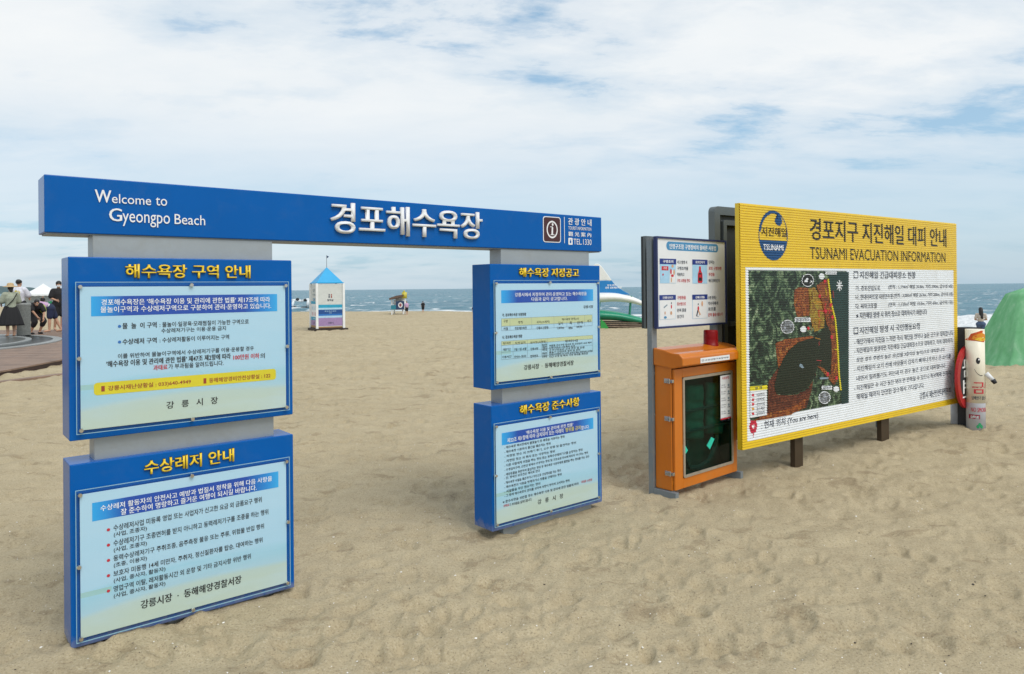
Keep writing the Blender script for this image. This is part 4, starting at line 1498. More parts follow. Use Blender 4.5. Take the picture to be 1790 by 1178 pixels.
hu0 = CF.uz(1125.5, 500, 0.26)[0]
hz1, hz0 = CF.uz(1125.5, 413, 0.26)[1], CF.uz(1126, 574, 0.26)[1]
b = MB()
b.box(hu0, hu0 + (bu1 - bu0) + .02, 0.262, 0.285, hz0, hz1, DKG)
ring(b, hu0 - .002, hu0 + (bu1 - bu0) + .022, hz0 - .002, hz1 + .002, 0.03, 0.242, 0.2618, 0.004, FRG, 2)
rb = b.build('rear_board', res)
for z in (hz0 + .10, hz1 - .12):
    b = MB()
    b.box(hu0 + .05, hu0 + .13, 0.205, 0.2618, z - .02, z + .02, ALU)
    b.box(hu0 + .035, bu1 - .05, 0.2052, 0.215, z - .012, z + .012, FRG)
    b.build('bracket', rb)

# life jackets hanging inside
VEST = mat('dark_green_vest_cloth', (0.014, 0.040, 0.028), 0.85, vary=0.3, vscale=25, bump=0.2, bscale=120)
STRAP = mat('black_webbing', (0.008, 0.008, 0.008), 0.8)
REFL = mat('reflective_strip', (0.88, 0.92, 0.92), 0.4)
jk = thing('life_jacket', 'dark life jacket with two bright reflective strips hanging behind the green cabinet window', 'life jacket', C_O, C_YAW)


def WPX(px, py, y):
    return CF.uz(px, py, y)


for side in (0, 1):
    b = MB()
    def fn(u, v, side=side):
        xa, xb = ((1199, 1232), (1236, 1266))[side]
        x = xa + (xb - xa) * u
        yt_, yb_ = (672 - 4 * side, 768 - 10 * side)
        bulge = (math.sin(PI * u) ** .5) * (0.6 + 0.4 * abs(math.sin(PI * 3 * v)) ** .5)
        uu, z = WPX(x, yt_ + (yb_ - yt_) * v, 0.06)
        return (uu, 0.085 - 0.055 * bulge, z)
    b.grid(fn, 14, 24, VEST)
    b.build('vest_panel', jk, smooth=True, solid=0.006)
b = MB()
for y0 in (712, 747):
    a, c = WPX(1197, y0 + 8, .03), WPX(1272, y0 - 9, .03)
    b.tube((a[0], .026, a[1]), (c[0], .026, c[1]), .012, STRAP, seg=6)
pts = [(1200, 770), (1199, 800), (1206, 818), (1222, 817), (1238, 806), (1250, 782), (1254, 760)]
for p, q in zip(pts, pts[1:]):
    a, c = WPX(*p, .04), WPX(*q, .04)
    b.tube((a[0], .045, a[1]), (c[0], .045, c[1]), .020, STRAP, seg=6)
b.build('strap', jk)
for quad in ([(1243.5, 764), (1248.5, 767), (1240.5, 785), (1235.5, 779)], [(1193, 777), (1197, 777.5), (1202, 787), (1196.5, 795.5), (1193, 795)]):
    b = MB()
    b.prism([WPX(*p, -.008) for p in quad], 'y', -0.011, -0.005, REFL)
    b.build('reflective_strip', jk)

# ------------------------------------------------------------------ no smoking figure
CREAM = mat('cream_printed_tube', (0.84, 0.79, 0.65), 0.4, vary=0.05, dirt=((0.6, 0.55, 0.45), 6, .2))
LILAC = mat('grey_printed_tube', (0.50, 0.52, 0.58), 0.45, vary=0.08)
NSP = on_ground(1706, 751)
NS_YAW = math.atan2(-NSP.x, NSP.y) * 1.0
ns = thing('no_smoking_figure', 'tall cream cigarette shaped no smoking figure with a smiling face on the sand', 'figure', (NSP.x, NSP.y, float(ground_z(NSP.x, NSP.y))), NS_YAW)
dN = math.hypot(NSP.x, NSP.y)
K = dN / F_PX / math.cos(math.atan2(NSP.x, NSP.y)) * 1.0 * 0.84
R = 0.094
HN = 1.12


def cyl_post(cx, cy, rr):
    def post(b2):
        bmesh.ops.subdivide_edges(b2, edges=[e for e in b2.edges if e.calc_length() > .02], cuts=2, use_grid_fill=False)
        for v in b2.verts:
            a = v.co.x / rr
            v.co = (cx + rr * math.sin(a), cy - rr * math.cos(a), v.co.z)
    return post


b = MB()
b.lathe([(R, -.05), (R, 0.30), (R, 0.301)], LILAC, 40)
b.lathe([(R, 0.302), (R, HN)], CREAM, 40)
ft = b.build('cigarette_tube', ns, smooth=False)
for f in ft.data.polygons:
    f.use_smooth = abs(f.normal.z) < .5
b = MB()
b.lathe([(R, -.05), (R, 0.30)], LILAC, 40, c=(-0.155, 0.26))
b.lathe([(R, 0.302), (R, HN)], CREAM, 40, c=(-0.155, 0.26))
bt = b.build('cigarette_tube', ns)
for f in bt.data.polygons:
    f.use_smooth = abs(f.normal.z) < .5
b = MB()
b.box(-0.175, -0.075, 0.06, 0.15, -.05, HN + .012, BLACKI)
b.box(-0.20, 0.06, 0.13, 0.16, HN - .004, HN + .014, BLACKI)
b.build('spine_board', ns)
FLA = [ink('flame_red_ink', (0.62, 0.09, 0.01)), ink('flame_orange_ink', (0.75, 0.28, 0.02)), ink('flame_yellow_ink', (0.80, 0.55, 0.04))]
b = MB()
P_ = lambda px, py: ((math.asin(max(-1, min(1, (px - 1706.5) / 16.8)))) * R, HN * (750 - py) / (750 - 573.5))


def cpoly(pts, m, lift):
    b2 = MB()
    b2.poly([(x, 0, z) for x, z in pts][::-1], m)
    bmesh.ops.triangulate(b2.bm, faces=b2.bm.faces[:])
    for _ in range(2):
        bmesh.ops.subdivide_edges(b2.bm, edges=[e for e in b2.bm.edges if e.calc_length() > .015], cuts=2)
    bmesh.ops.recalc_face_normals(b2.bm, faces=b2.bm.faces[:])
    if sum(f_.normal.y for f_ in b2.bm.faces) > 0:
        bmesh.ops.reverse_faces(b2.bm, faces=b2.bm.faces[:])
    rr_ = R + lift
    for v in b2.bm.verts:
        a = v.co.x / R
        v.co = (rr_ * math.sin(a), -rr_ * math.cos(a), v.co.z)
    absorb(b, b2)


cpoly([P_(1690, 592), P_(1696, 588), P_(1700, 581), P_(1706, 579), P_(1712, 577), P_(1717, 575), (0.17, HN - .02), (0.17, HN * .87), P_(1718, 595), P_(1713, 594), P_(1707, 593), P_(1698, 593)], FLA[0], .0012)
cpoly([P_(1701, 590), P_(1704, 584), P_(1712, 581), P_(1718, 579), (0.15, HN * .94), (0.15, HN * .89), P_(1717, 593), P_(1709, 592)], FLA[1], .0020)
cpoly([P_(1706, 591), P_(1711, 588), P_(1717, 587), (0.14, HN * .91), (0.14, HN * .895), P_(1716, 594)], FLA[2], .0028)
b.build('flame_print', ft)
b = MB()
ex, ez_ = P_(1711.5, 628)
for k, (w_, h_, m, l) in enumerate(((.021, .036, BLACKI, .0012), (.007, .011, WHITEI, .0020))):
    cpoly([(ex + (.008 if k else 0) + w_ * math.cos(-2 * PI * j / 16), ez_ + (.014 if k else 0) + h_ * math.sin(-2 * PI * j / 16)) for j in range(16)], m, l)
sm = [P_(1705, 643), P_(1707.5, 648), P_(1711, 652), P_(1715, 654.5), P_(1718.5, 654.5)]
cpoly(sm + [(x, z + .008) for x, z in sm[::-1]], BLACKI, .0012)
b.build('face_print', ft)
b = MB()
for s, x0, yt, yb, x1, m, bo in (('금연', 1701, 664.6, 685.6, None, REDI, .03), ('담배연기 없는 해변', 1700, 690, 696.5, None, NAVYI, .02), ('NO SMOKING', 1698.5, 710, 717.8, None, REDI, .02)):
    (u0, z1), (_, z0) = P_(x0, yt), P_(x0, yb)
    wd = {'금': .27, '담': .20, 'N': .21}[s[0]]
    b2 = MB()
    put_text(b2, s, u0, u0 + wd, z0, z1, m, 0, bo, res=2, post=cyl_post(0, 0, R + .0012))
    absorb(b, b2)
(u0, z1), (u1, z0) = P_(1694.8, 722.5), P_(1713.5, 730)
cpoly([(u0, z0), (u1, z0), (u1, z1), (u0, z1)], ink('dark_red_band', (0.30, .01, .04)), .0012)
b2 = MB()
put_text(b2, '흡연금지', u0 + .02, u1 - .02, z0 + .012, z1 - .012, WHITEI, 0, .02, res=2, post=cyl_post(0, 0, R + .0024))
absorb(b, b2)
gx, gz = P_(1713, 742)
GRN = ink('emblem_green_ink', (0.02, 0.30, 0.12))
for dx, dz in ((0, .015), (-.018, -.008), (.018, -.008)):
    cpoly([(gx + dx + .016 * math.cos(-2 * PI * j / 10), gz + dz + .02 * math.sin(-2 * PI * j / 10)) for j in range(10)], GRN, .0012)
b.build('lettering', ft)
REDR = mat('red_sign_paint', (0.42, 0.012, 0.015), 0.35, vary=0.1)
dc = MB()
hx = Vector((-0.26, -0.9, 0)).normalized()
ctr = Vector((-0.082, 0.06, HN * .51))
nrm = Vector((hx.y, -hx.x, 0))
rot = Matrix((( hx.x, nrm.x, 0), (hx.y, nrm.y, 0), (0, 0, 1))).to_4x4()
rot = Matrix.Translation(ctr) @ rot
dsk = MB()
for r0, r1_, y0, y1, m in ((0.265, 0.352, -.0150, .0150, REDR),):
    nseg = 48
    for k in range(nseg):
        a, c = 2 * PI * k / nseg, 2 * PI * (k + 1) / nseg
        for q in (((r0, y0, a), (r1_, y0, a), (r1_, y0, c), (r0, y0, c)), ((r0, y1, c), (r1_, y1, c), (r1_, y1, a), (r0, y1, a)), ((r1_, y0, a), (r1_, y1, a), (r1_, y1, c), (r1_, y0, c)), ((r0, y0, c), (r0, y1, c), (r0, y1, a), (r0, y0, a))):
            dsk.poly([(p[0] * math.cos(p[2]), p[1], p[0] * math.sin(p[2])) for p in q], m)
disc(dsk, 0, 0, .268, .268, -.0140, BLACKI, 48)
disc(dsk, 0, 0, .268, .268, .0140, BLACKI, 48)
for yy in (-.0156, .0156):
    b2 = MB()
    put_text(b2, '금', -.19, .19, .01, .21, WHITEI, yy, .01)
    put_text(b2, '연', -.19, .19, -.22, -.02, WHITEI, yy, .01)
    absorb(dsk, b2)
bmesh.ops.transform(dsk.bm, matrix=rot, verts=dsk.bm.verts[:])
dsk.build('prohibition_disc', ns)
b = MB()
b.tube((0.10, -0.02, HN * .565), (0.165, -0.03, HN * .50), 0.028, WHITEP, 0.022)
b.tube((0.162, -0.03, HN * .505), (0.188, -0.032, HN * .47), 0.027, BLACKI, 0.02)
b.build('arm', ns, smooth=True)

# ------------------------------------------------------------------ green net cover at the right
gp = on_ground(1745, 646)
GNET = bpy.data.materials.new('green_net_cloth')
GNET.use_nodes = True
t = NT(GNET.node_tree)
o_ = t.n('ShaderNodeOutputMaterial')
c_ = t.n('ShaderNodeTexCoord').outputs['Object']
mpv = t.n('ShaderNodeMapping', i0=c_, Scale=(7.0, 7.0, 0.7)).outputs[0]
gcol = t.ramp(t.noise(mpv, 1.3, 6.0, 0.6, .3), [(0.3, (0.20, 0.52, 0.26)), (0.55, (0.27, 0.60, 0.34)), (0.75, (0.42, 0.70, 0.48))])
df = t.n('ShaderNodeBsdfDiffuse', Color=gcol)
tl = t.n('ShaderNodeBsdfTranslucent', Color=gcol)
mx_ = t.n('ShaderNodeMixShader', i0=0.35, i1=df.outputs[0], i2=tl.outputs[0])
t.t.links.new(mx_.outputs[0], o_.inputs[0])
gn = MB()
HG = CAM_Z - (502 - 494.8) / F_PX * gp.y


def gfn(u, v):
    a = 2 * PI * u
    hw = 1.42 - 0.66 * v ** 1.15
    hd = 0.85 - 0.58 * v
    ca, sa = math.cos(a), math.sin(a)
    e = 0.45
    x = hw * math.copysign(abs(ca) ** e, ca)
    y = hd * math.copysign(abs(sa) ** e, sa)
    q = np.array([a * 5.0]), np.array([v * 1.1])
    fold = float(vnoise(*q, 51)[0]) * .07 + float(vnoise(q[0] * 2.7, q[1] * 2, 52)[0]) * .03
    k = 1 + fold * (1 - .55 * v)
    z = HG * (v ** 0.95)
    if v == 0:
        z = 0.02 + .05 * float(vnoise(q[0] * 2, q[1], 53)[0])
    if v > .93:
        x, y = x * (1 - .25 * (v - .93) / .07), y * (1 - .8 * (v - .93) / .07)
    return (x * k, y * k, z)


gn.grid(gfn, 120, 26, GNET)
bmesh.ops.remove_doubles(gn.bm, verts=gn.bm.verts[:], dist=1e-4)
top = [e for e in gn.bm.edges if e.is_boundary and min(v.co.z for v in e.verts) > HG * .9]
bmesh.ops.holes_fill(gn.bm, edges=top, sides=0)
for v in gn.bm.verts:
    if v.co.z < .3:
        v.co.x *= 1 + (.3 - v.co.z) * .22
        v.co.y *= 1 + (.3 - v.co.z) * .22
o = gn.build('net_cover', None, smooth=True, loc=(gp.x + 1.60, gp.y + .75, float(ground_z(gp.x, gp.y)) - .02))
tag(o, 'pale green net cover draped over a tall stack at the right edge of the photo', 'tarp')


def local_frame(px, py, lift=0.0):
    """stand something on the sand where the line of sight meets it; returns base point and a reader of (x, z) at that distance"""
    p = on_ground(px, py)
    gz = float(ground_z(p.x, p.y)) + lift

    def L(qx, qy, dy=0.0):
        a = at(qx, qy, p.y + dy)
        return a.x - p.x, a.z - gz
    return Vector((p.x, p.y, gz)), L


# ------------------------------------------------------------------ beach hut
HB, HL = local_frame(572, 577)
hut = thing('beach_hut', 'small white slatted beach hut with a bright blue pyramid roof and flag mast', 'hut', HB, 0.50)
HW = 43 / F_PX * HB.y / math.cos(.28) * 1.03
hz = lambda py: HL(575, py)[1]
SLAT = mat('white_slat_paint', (0.62, 0.65, 0.63), 0.55, vary=0.06, dirt=((0.42, 0.42, 0.38), 3, .25))
WPOST = mat('white_post_paint', (0.78, 0.80, 0.80), 0.5)
ROOFB = mat('bright_blue_roof', (0.015, 0.34, 0.66), 0.45, vary=0.07, vscale=3)
DARKW = mat('dark_timber', (0.035, 0.022, 0.015), 0.7, vary=0.3, bump=.1)
OCHRE = mat('ochre_board', (0.36, 0.21, 0.09), 0.6)
h = HW / 2
zb_, ze, za_ = hz(572.5), hz(496), hz(467)
b = MB()
b.box(-h - .10, h + .16, -h - .08, h + .10, -.03, zb_ - .012, DARKW)
b.box(-h - .02, h + .02, -h - .02, h + .02, zb_ - .011, zb_ + .02, DARKW)
for x in (-h - .05, 0, h + .08):
    b.box(x - .06, x + .06, -h - .06, h + .08, -.12, -.031, DARKW)
b.build('platform', hut, bevel=.004)
b = MB()
n = 22
for k in range(n):
    z0, z1 = zb_ + .021 + (ze - zb_ - .03) * k / n, zb_ + .021 + (ze - zb_ - .03) * (k + 1) / n - .006
    b.box(-h + .02, h - .02, -h + .012, h - .012, z0, z1, SLAT)
b.box(-h + .03, h - .03, -h + .022, h - .022, zb_ + .022, ze - .01, SLAT)
wall = b.build('slatted_wall', hut)
for sx in (-1, 1):
    for sy in (-1, 1):
        b = MB()
        b.box(sx * h - .045, sx * h + .045, sy * h - .045, sy * h + .045, zb_ - .01, ze + .012, WPOST)
        b.build('corner_post', hut, bevel=.006)
b = MB()
rh_ = h + .015
zr = ze + .014
b.prism([(-rh_, -rh_), (rh_, -rh_), (rh_, rh_), (-rh_, rh_)], 'z', zr, zr + .035, ROOFB)
V4 = [(-rh_ + .03, -rh_ + .03, zr + .036), (rh_ - .03, -rh_ + .03, zr + .036), (rh_ - .03, rh_ - .03, zr + .036), (-rh_ + .03, rh_ - .03, zr + .036)]
for i in range(4):
    b.poly([V4[i], V4[(i + 1) % 4], (0, 0, za_)], ROOFB)
b.poly(V4[::-1], ROOFB)
roof = b.build('roof', hut)
b = MB()
b.tube((0, 0, za_ - .03), (0, 0, hz(446)), .012, GREYPAINT, .008)
mast = b.build('flag_mast', roof)
b = MB()
b.poly([(0.01, 0, hz(446.5)), (0.11, 0.03, hz(448.5)), (0.01, 0, hz(451.5))], ink('flag_navy', (0.03, 0.06, 0.14)))
b.build('flag', mast, solid=.004)
yf = -h + .009
CY, NVY, PURP, LBL = ink('cyan_print', (0.02, 0.33, 0.52)), ink('navy_print', (0.01, 0.07, 0.26)), ink('purple_print', (0.33, 0.22, 0.42)), ink('pale_blue_print', (0.40, 0.62, 0.78))
b = MB()
q0, q1 = -h + .055, h - .055
for y0, y1, m in ((532, 537.3, CY), (537.3, 540.5, LBL), (540.5, 548, NVY), (548, 551, BLUEI), (551, 554.5, LBL), (554.5, 568.5, PURP), (569.5, 572, OCHRE)):
    rectf(b, q0, q1, hz(y1), hz(y0), yf, m)
put_text(b, '경포해수욕장', q0 + .25, q1 - .25, hz(544.3), hz(542.3), LBL, yf - .002, .01)
put_text(b, '경포', -.06, .06, hz(547.2), hz(545.3), LBL, yf - .002, .01)
put_text(b, '강릉시', -.10, .12, hz(565), hz(561.8), NAVYI, yf - .002, .03)
put_text(b, '탈의실', -.12, .12, hz(526), hz(522.5), NAVYI, yf - .002, .05)
for x, m in ((-.045, NAVYI), (.045, BROWNI)):
    disc(b, x, hz(514.5), .024, .024, yf - .002, m, 12)
    rectf(b, x - .022, x + .022, hz(520.3), hz(516), yf - .002, m)
b.build('front_print', wall)
b = MB()
rows = [(526, 530.8, CY), (530.8, 553.2, WHITEP), (553.2, 558.6, CY), (558.6, 568, PURP), (568, 572, OCHRE)]
for y0, y1, m in rows:
    rectf(b, q0, q1, hz(y1), hz(y0), 0, m)
put_text(b, '간', -.2, .2, hz(510), hz(505), GREYLINE, -.002, .02)
put_text(b, '이', -.2, .2, hz(517), hz(513), GREYLINE, -.002, .02)
put_text(b, '실', -.2, .2, hz(525), hz(520), SKYI, -.002, .02)
for x in (-.25, 0, .25):
    rectf(b, x - .05, x + .05, hz(541), hz(535), -.002, LBL)
    rectf(b, x - .03, x + .03, hz(551), hz(545), -.002, PINR)
put_text(b, '이용안내', -.2, .2, hz(557), hz(555), WHITEI, -.002, .02)
put_text(b, '강릉', -.12, .12, hz(565), hz(562.5), NAVYI, -.002, .02)
bmesh.ops.transform(b.bm, matrix=Matrix.Translation((-h + .009, 0, 0)) @ Matrix.Rotation(-PI / 2, 4, 'Z'), verts=b.bm.verts[:])
b.build('side_print', wall)

# ------------------------------------------------------------------ lifeguard stand
LB, LL = local_frame(700, 549.5)
lg = thing('lifeguard_stand', 'white lifeguard stand with a slanted brown canopy and a blue ring banner by the waterline', 'lifeguard stand', LB, 0)
WFR = mat('white_frame_paint', (0.75, 0.77, 0.78), 0.5)
b = MB()
xa, xb = LL(687, 540)[0], LL(707, 540)[0]
ztop = LL(700, 524)[1]
for x in (xa, xb):
    for y in (-.5, .5):
        b.tube((x, y, -.15), (x * .97, y * .95, ztop), .045, WFR)
zs = LL(700, 540)[1]
for y in (-.5, .5):
    b.tube((xa, y, zs), (xb, y, zs), .04, WFR)
for x in (xa, xb):
    b.tube((x, -.5, zs), (x, .5, zs), .04, WFR)
    b.tube((x, -.5, LL(700, 530)[1]), (x, .5, LL(700, 530)[1]), .035, WFR)
b.build('frame', lg)
b = MB()
b.box(xa - .05, xb + .05, -.5, .5, zs + .041, zs + .09, SLAT)
b.box(xa + .1, xa + .75, -.3, .35, zs + .0905, zs + .55, WFR)
b.box(xa + .1, xa + .75, .351, .42, zs + .0905, zs + .8, WFR)
b.build('seat_deck', lg)
b = MB()
p0, p1 = LL(683.5, 522), LL(708, 516.5)
b.prism([(p0[0], p0[1] - .07), (p1[0], p1[1] - .05), (p1[0], p1[1] + .07), ((p0[0] + p1[0]) / 2, (p0[1] + p1[1]) / 2 + .10), (p0[0], p0[1] + .05)], 'y', -.75, .75, mat('brown_canopy_cloth', (0.13, 0.085, 0.065), .8))
b.build('canopy', lg)
b = MB()
YB = mat('yellow_float_plastic', (0.55, 0.48, 0.06), .45)
c0 = LL(708.5, 516)
b.box(c0[0] - .13, c0[0] + .17, -.62, -.40, c0[1] - .20, c0[1] + .20, YB)
b.tube((c0[0], -.5, c0[1] + .20), (c0[0], -.5, c0[1] + .30), .06, YB)
b.build('yellow_buoy', lg, smooth=True)
b = MB()
NVB = mat('navy_banner_cloth', (0.025, 0.055, 0.13), .8)
x0, z1 = LL(694.5, 526)
x1, z0 = LL(709, 540.5)
b.box(x0, x1, -.58, -.56, z0, z1, NVB)
cx, cz = (LL(702.3, 533)[0], LL(702.3, 532.8)[1])
pxm = LB.y / F_PX
disc(b, cx, cz, 3.9 * pxm, 4.7 * pxm, -.583, WFR, 24)
disc(b, cx, cz, 2.1 * pxm, 2.9 * pxm, -.586, mat('dull_red_print', (.30, .07, .08), .7), 20)
b.build('ring_banner', lg)
b = MB()
x0, z1 = LL(686, 533)
x1, z0 = LL(695, 540.5)
b.box(x0, x1, -.57, -.55, z0, z1, mat('teal_banner_cloth', (0.03, 0.22, 0.30), .8))
b.build('side_banner', lg)

# ------------------------------------------------------------------ inflatable raft behind the hut
d_ = ray(525, 539.5)
RB = Vector((0, 0, CAM_Z)) + d_ * ((SEA_Z - CAM_Z) / d_.z)
RL = lambda qx, qy: (at(qx, qy, RB.y).x - RB.x, at(qx, qy, RB.y).z - RB.z)
rf = thing('inflatable_raft', 'white and black inflatable raft floating near the shore just left of the blue roofed hut', 'raft', RB, 0)
RUB = mat('black_rubber', (0.012, 0.014, 0.016), .5)
INFW = mat('white_inflatable_vinyl', (0.72, 0.76, 0.78), .35)
for xa_, xb_ in ((506, 514.5), (530.5, 541)):
    b = MB()
    p0, p1 = RL(xa_, 537.6), RL(xb_, 537.6)
    b.tube((p0[0], -1.0, p0[1]), (p1[0], .6, p1[1]), .22, RUB, .28, seg=14)
    b.ball((p0[0], -1.0, p0[1]), .22, RUB)
    b.ball((p1[0], .6, p1[1]), .28, RUB)
    b.build('pontoon', rf, smooth=True)
b = MB()
for (xa_, ya_), (xb_, yb_), m in (((510, 537), (513.5, 525.5), INFW), ((537.5, 537), (538.5, 523.5), INFW), ((510, 525.5), (519, 524.5), INFW), ((538.5, 523.5), (527, 526.3), INFW), ((519, 524.5), (527, 526.3), INFW)):
    p0, p1 = RL(xa_, ya_), RL(xb_, yb_)
    b.tube((p0[0], 0, p0[1]), (p1[0], 0, p1[1]), .27, m, .24, seg=14)
    b.ball((p1[0], 0, p1[1]), .25, m)
b.build('tube_arch', rf, smooth=True)
for x_, y_ in ((520.5, 523.2), (534, 524.5)):
    b = MB()
    p0 = RL(x_, y_)
    b.ball((p0[0], -.15, p0[1]), (.36, .32, .30), RUB)
    b.build('black_pad', rf, smooth=True)

# ------------------------------------------------------------------ sailing float right of the gate
SB, SL = local_frame(1088, 574)
sf = thing('sailing_float', 'white and blue finned float with a green hull lying on the sand behind the gate', 'float', SB, 0)
TIMB = mat('grey_brown_timber', (0.24, 0.18, 0.13), .8, vary=.35, vscale=9, bump=.2)
GHULL = mat('green_hull_paint', (0.01, 0.24, 0.14), .35, vary=.12)
SAILW = mat('white_sail_vinyl', (0.76, 0.78, 0.76), .4)
SAILB = mat('blue_sail_vinyl', (0.012, 0.20, 0.52), .4)
b = MB()


def curve_pts(ps, n=6):
    out_ = []
    P = [ps[0]] + list(ps) + [ps[-1]]
    for i in range(1, len(P) - 2):
        for k in range(n):
            t_ = k / n
            a = [0.5 * (2 * P[i][d] + (P[i + 1][d] - P[i - 1][d]) * t_ + (2 * P[i - 1][d] - 5 * P[i][d] + 4 * P[i + 1][d] - P[i + 2][d]) * t_ ** 2 + (-P[i - 1][d] + 3 * P[i][d] - 3 * P[i + 1][d] + P[i + 2][d]) * t_ ** 3) for d in (0, 1)]
            out_.append(tuple(a))
    return out_ + [ps[-1]]


right = curve_pts([(1046, 461), (1053, 468), (1064, 483), (1074, 497), (1087, 507), (1101, 514.5)])
cut = [p for p in right if p[1] <= 491.5]
low = [p for p in right if p[1] > 491.5]
white = [(1040, 461)] + cut + [(1066, 490.5), (1058, 489.6), (1050, 490), (1030, 494), (1016, 497), (1024, 480)]
b.prism([SL(*p) for p in white][::-1], 'y', -.10, .10, SAILW)
b.build('sail_top', sf, bevel=.02)
b = MB()
blue = [(1014, 498), (1030, 494.8), (1050, 490.8), (1058, 490.4), (1066, 491.3), cut[-1]] + low + [(1090, 515), (1050, 512.5), (1000, 513)]
b.prism([SL(*p) for p in blue][::-1], 'y', -.105, .105, SAILB)
bnd = b.build('sail_band', sf, bevel=.02)
b = MB()
for s_, (x0, yt_), (x1, yb_) in (('BLUE WAVE', (1061, 497), (1077, 499.8)), ('FREE SURF BEACH', (1058, 501), (1087, 504.5))):
    p0, p1 = SL(x0, yt_, -.12), SL(x1, yb_, -.12)
    put_text(b, '경포해변' if s_[0] == 'B' else '강릉 경포해수욕장', p0[0], p1[0], p1[1], p0[1], WHITEI, -.107, .04)
b.build('sail_lettering', bnd)
b = MB()
N_ = 26
ctrl = curve_pts([(985, 524), (1020, 521.5), (1050, 520.5), (1075, 520), (1100, 523.5), (1115, 528), (1132, 534)], 5)
hts = np.interp([p[0] for p in ctrl], [985, 1000, 1050, 1080, 1105, 1120, 1132], [2, 7, 9.5, 8, 6.5, 5, 2]) * SB.y / F_PX


def wing(u, v):
    i = u * (len(ctrl) - 1)
    k = min(int(i), len(ctrl) - 2)
    f = i - k
    p = SL(ctrl[k][0] * (1 - f) + ctrl[k + 1][0] * f, ctrl[k][1] * (1 - f) + ctrl[k + 1][1] * f)
    hh = hts[k] * (1 - f) + hts[k + 1] * f
    a = 2 * PI * v
    return (p[0], 1.0 * hh / .2 * .35 * math.cos(a), p[1] + hh * math.sin(a) * (1 if math.sin(a) > 0 else .85))


b.grid(wing, 40, 20, SAILW)
bmesh.ops.remove_doubles(b.bm, verts=b.bm.verts[:], dist=1e-5)
b.build('white_wing', sf, smooth=True)
b = MB()
gct = curve_pts([(985, 553), (1030, 550.5), (1055, 550.5), (1080, 552.5), (1105, 557), (1126, 562), (1140, 566)], 5)
ght = np.interp([p[0] for p in gct], [985, 1000, 1050, 1100, 1125, 1140], [4, 8.5, 9, 7, 5.5, 3]) * SB.y / F_PX


def ghull(u, v):
    i = u * (len(gct) - 1)
    k = min(int(i), len(gct) - 2)
    f = i - k
    p = SL(gct[k][0] * (1 - f) + gct[k + 1][0] * f, gct[k][1] * (1 - f) + gct[k + 1][1] * f)
    hh = ght[k] * (1 - f) + ght[k + 1] * f
    a = 2 * PI * v
    return (p[0], .55 * hh / .2 * math.cos(a), p[1] + hh * math.sin(a))


b.grid(ghull, 40, 20, GHULL)
bmesh.ops.remove_doubles(b.bm, verts=b.bm.verts[:], dist=1e-5)
b.build('green_hull', sf, smooth=True)
b = MB()
for k, (x0, x1, y0, y1) in enumerate(((1000, 1122, 559, 562.5), (1010, 1130, 563.3, 566.5), (1030, 1136, 567.3, 570.3), (1042, 1142, 571, 574.5))):
    a, c = SL(x0, y1), SL(x1, y0)
    b.box(a[0], c[0], -.30 - .05 * k, .5, a[1], c[1], TIMB, rot=Matrix.Rotation(math.radians(1.6), 4, 'Y'), pivot=(a[0], 0, a[1]))
b.build('timber_cradle', sf, bevel=.01)
for x0 in (1010, 1046, 1100):
    b = MB()
    for dy in (-.12, .12):
        p0, p1 = SL(x0, 556), SL(x0 + 3, 517)
        b.tube((p0[0], dy, p0[1]), (p1[0], dy, p1[1]), .025, GHULL)
    b.build('strut', sf)
b = MB()
p0, p1 = SL(1062, 574), SL(1048, 558)
b.prism([SL(1046, 556), SL(1053, 562), SL(1060, 572.5), SL(1046, 573)], 'y', -.75, -.72, mat('green_tarp_cloth', (.03, .30, .06), .8))
b.build('tarp_flap', sf)

# ------------------------------------------------------------------ people
def remesh_obj(b, voxel, name, parent, smooth_it=3):
    me = bpy.data.meshes.new(name)
    b.bm.to_mesh(me)
    b.bm.free()
    mats = b.mats
    o = bpy.data.objects.new('tmp', me)
    COL.objects.link(o)
    rm = o.modifiers.new('r', 'REMESH')
    rm.mode = 'VOXEL'
    rm.voxel_size = voxel
    s_ = o.modifiers.new('s', 'SMOOTH')
    s_.iterations = smooth_it
    s_.factor = 0.5
    dg = bpy.context.evaluated_depsgraph_get()
    out_ = bpy.data.meshes.new_from_object(o.evaluated_get(dg))
    bpy.data.objects.remove(o)
    bpy.data.meshes.remove(me)
    out_.name = name
    out_.materials.clear()
    for m in mats:
        out_.materials.append(m)
    out_.polygons.foreach_set('material_index', [0] * len(out_.polygons))
    out_.shade_smooth()
    r = bpy.data.objects.new(name, out_)
    COL.objects.link(r)
    r.parent = parent
    return r


STAND = dict(pelvis=(0, 0, .95), waist=(0, .005, 1.09), chest=(0, .015, 1.27), neck=(0, .015, 1.44), head=(0, -.015, 1.60), face=(0, -1, 0),
             shL=(.165, .015, 1.385), elL=(.215, .04, 1.12), wrL=(.215, -.03, .88), shR=(-.165, .015, 1.385), elR=(-.215, .04, 1.12), wrR=(-.215, -.03, .88),
             hipL=(.085, 0, .91), knL=(.09, -.015, .50), anL=(.09, .03, .085), toL=(.10, -.13, .03), hipR=(-.085, 0, .91), knR=(-.09, -.015, .50), anR=(-.09, .03, .085), toR=(-.10, -.13, .03))


def cap(b, p, r0, q, r1, m):
    p, q = Vector(p), Vector(q)
    if (q - p).length > 1e-4:
        b.tube(p, q, r0, m, r1, seg=14)
    b.ball(p, r0, m)
    b.ball(q, r1, m)


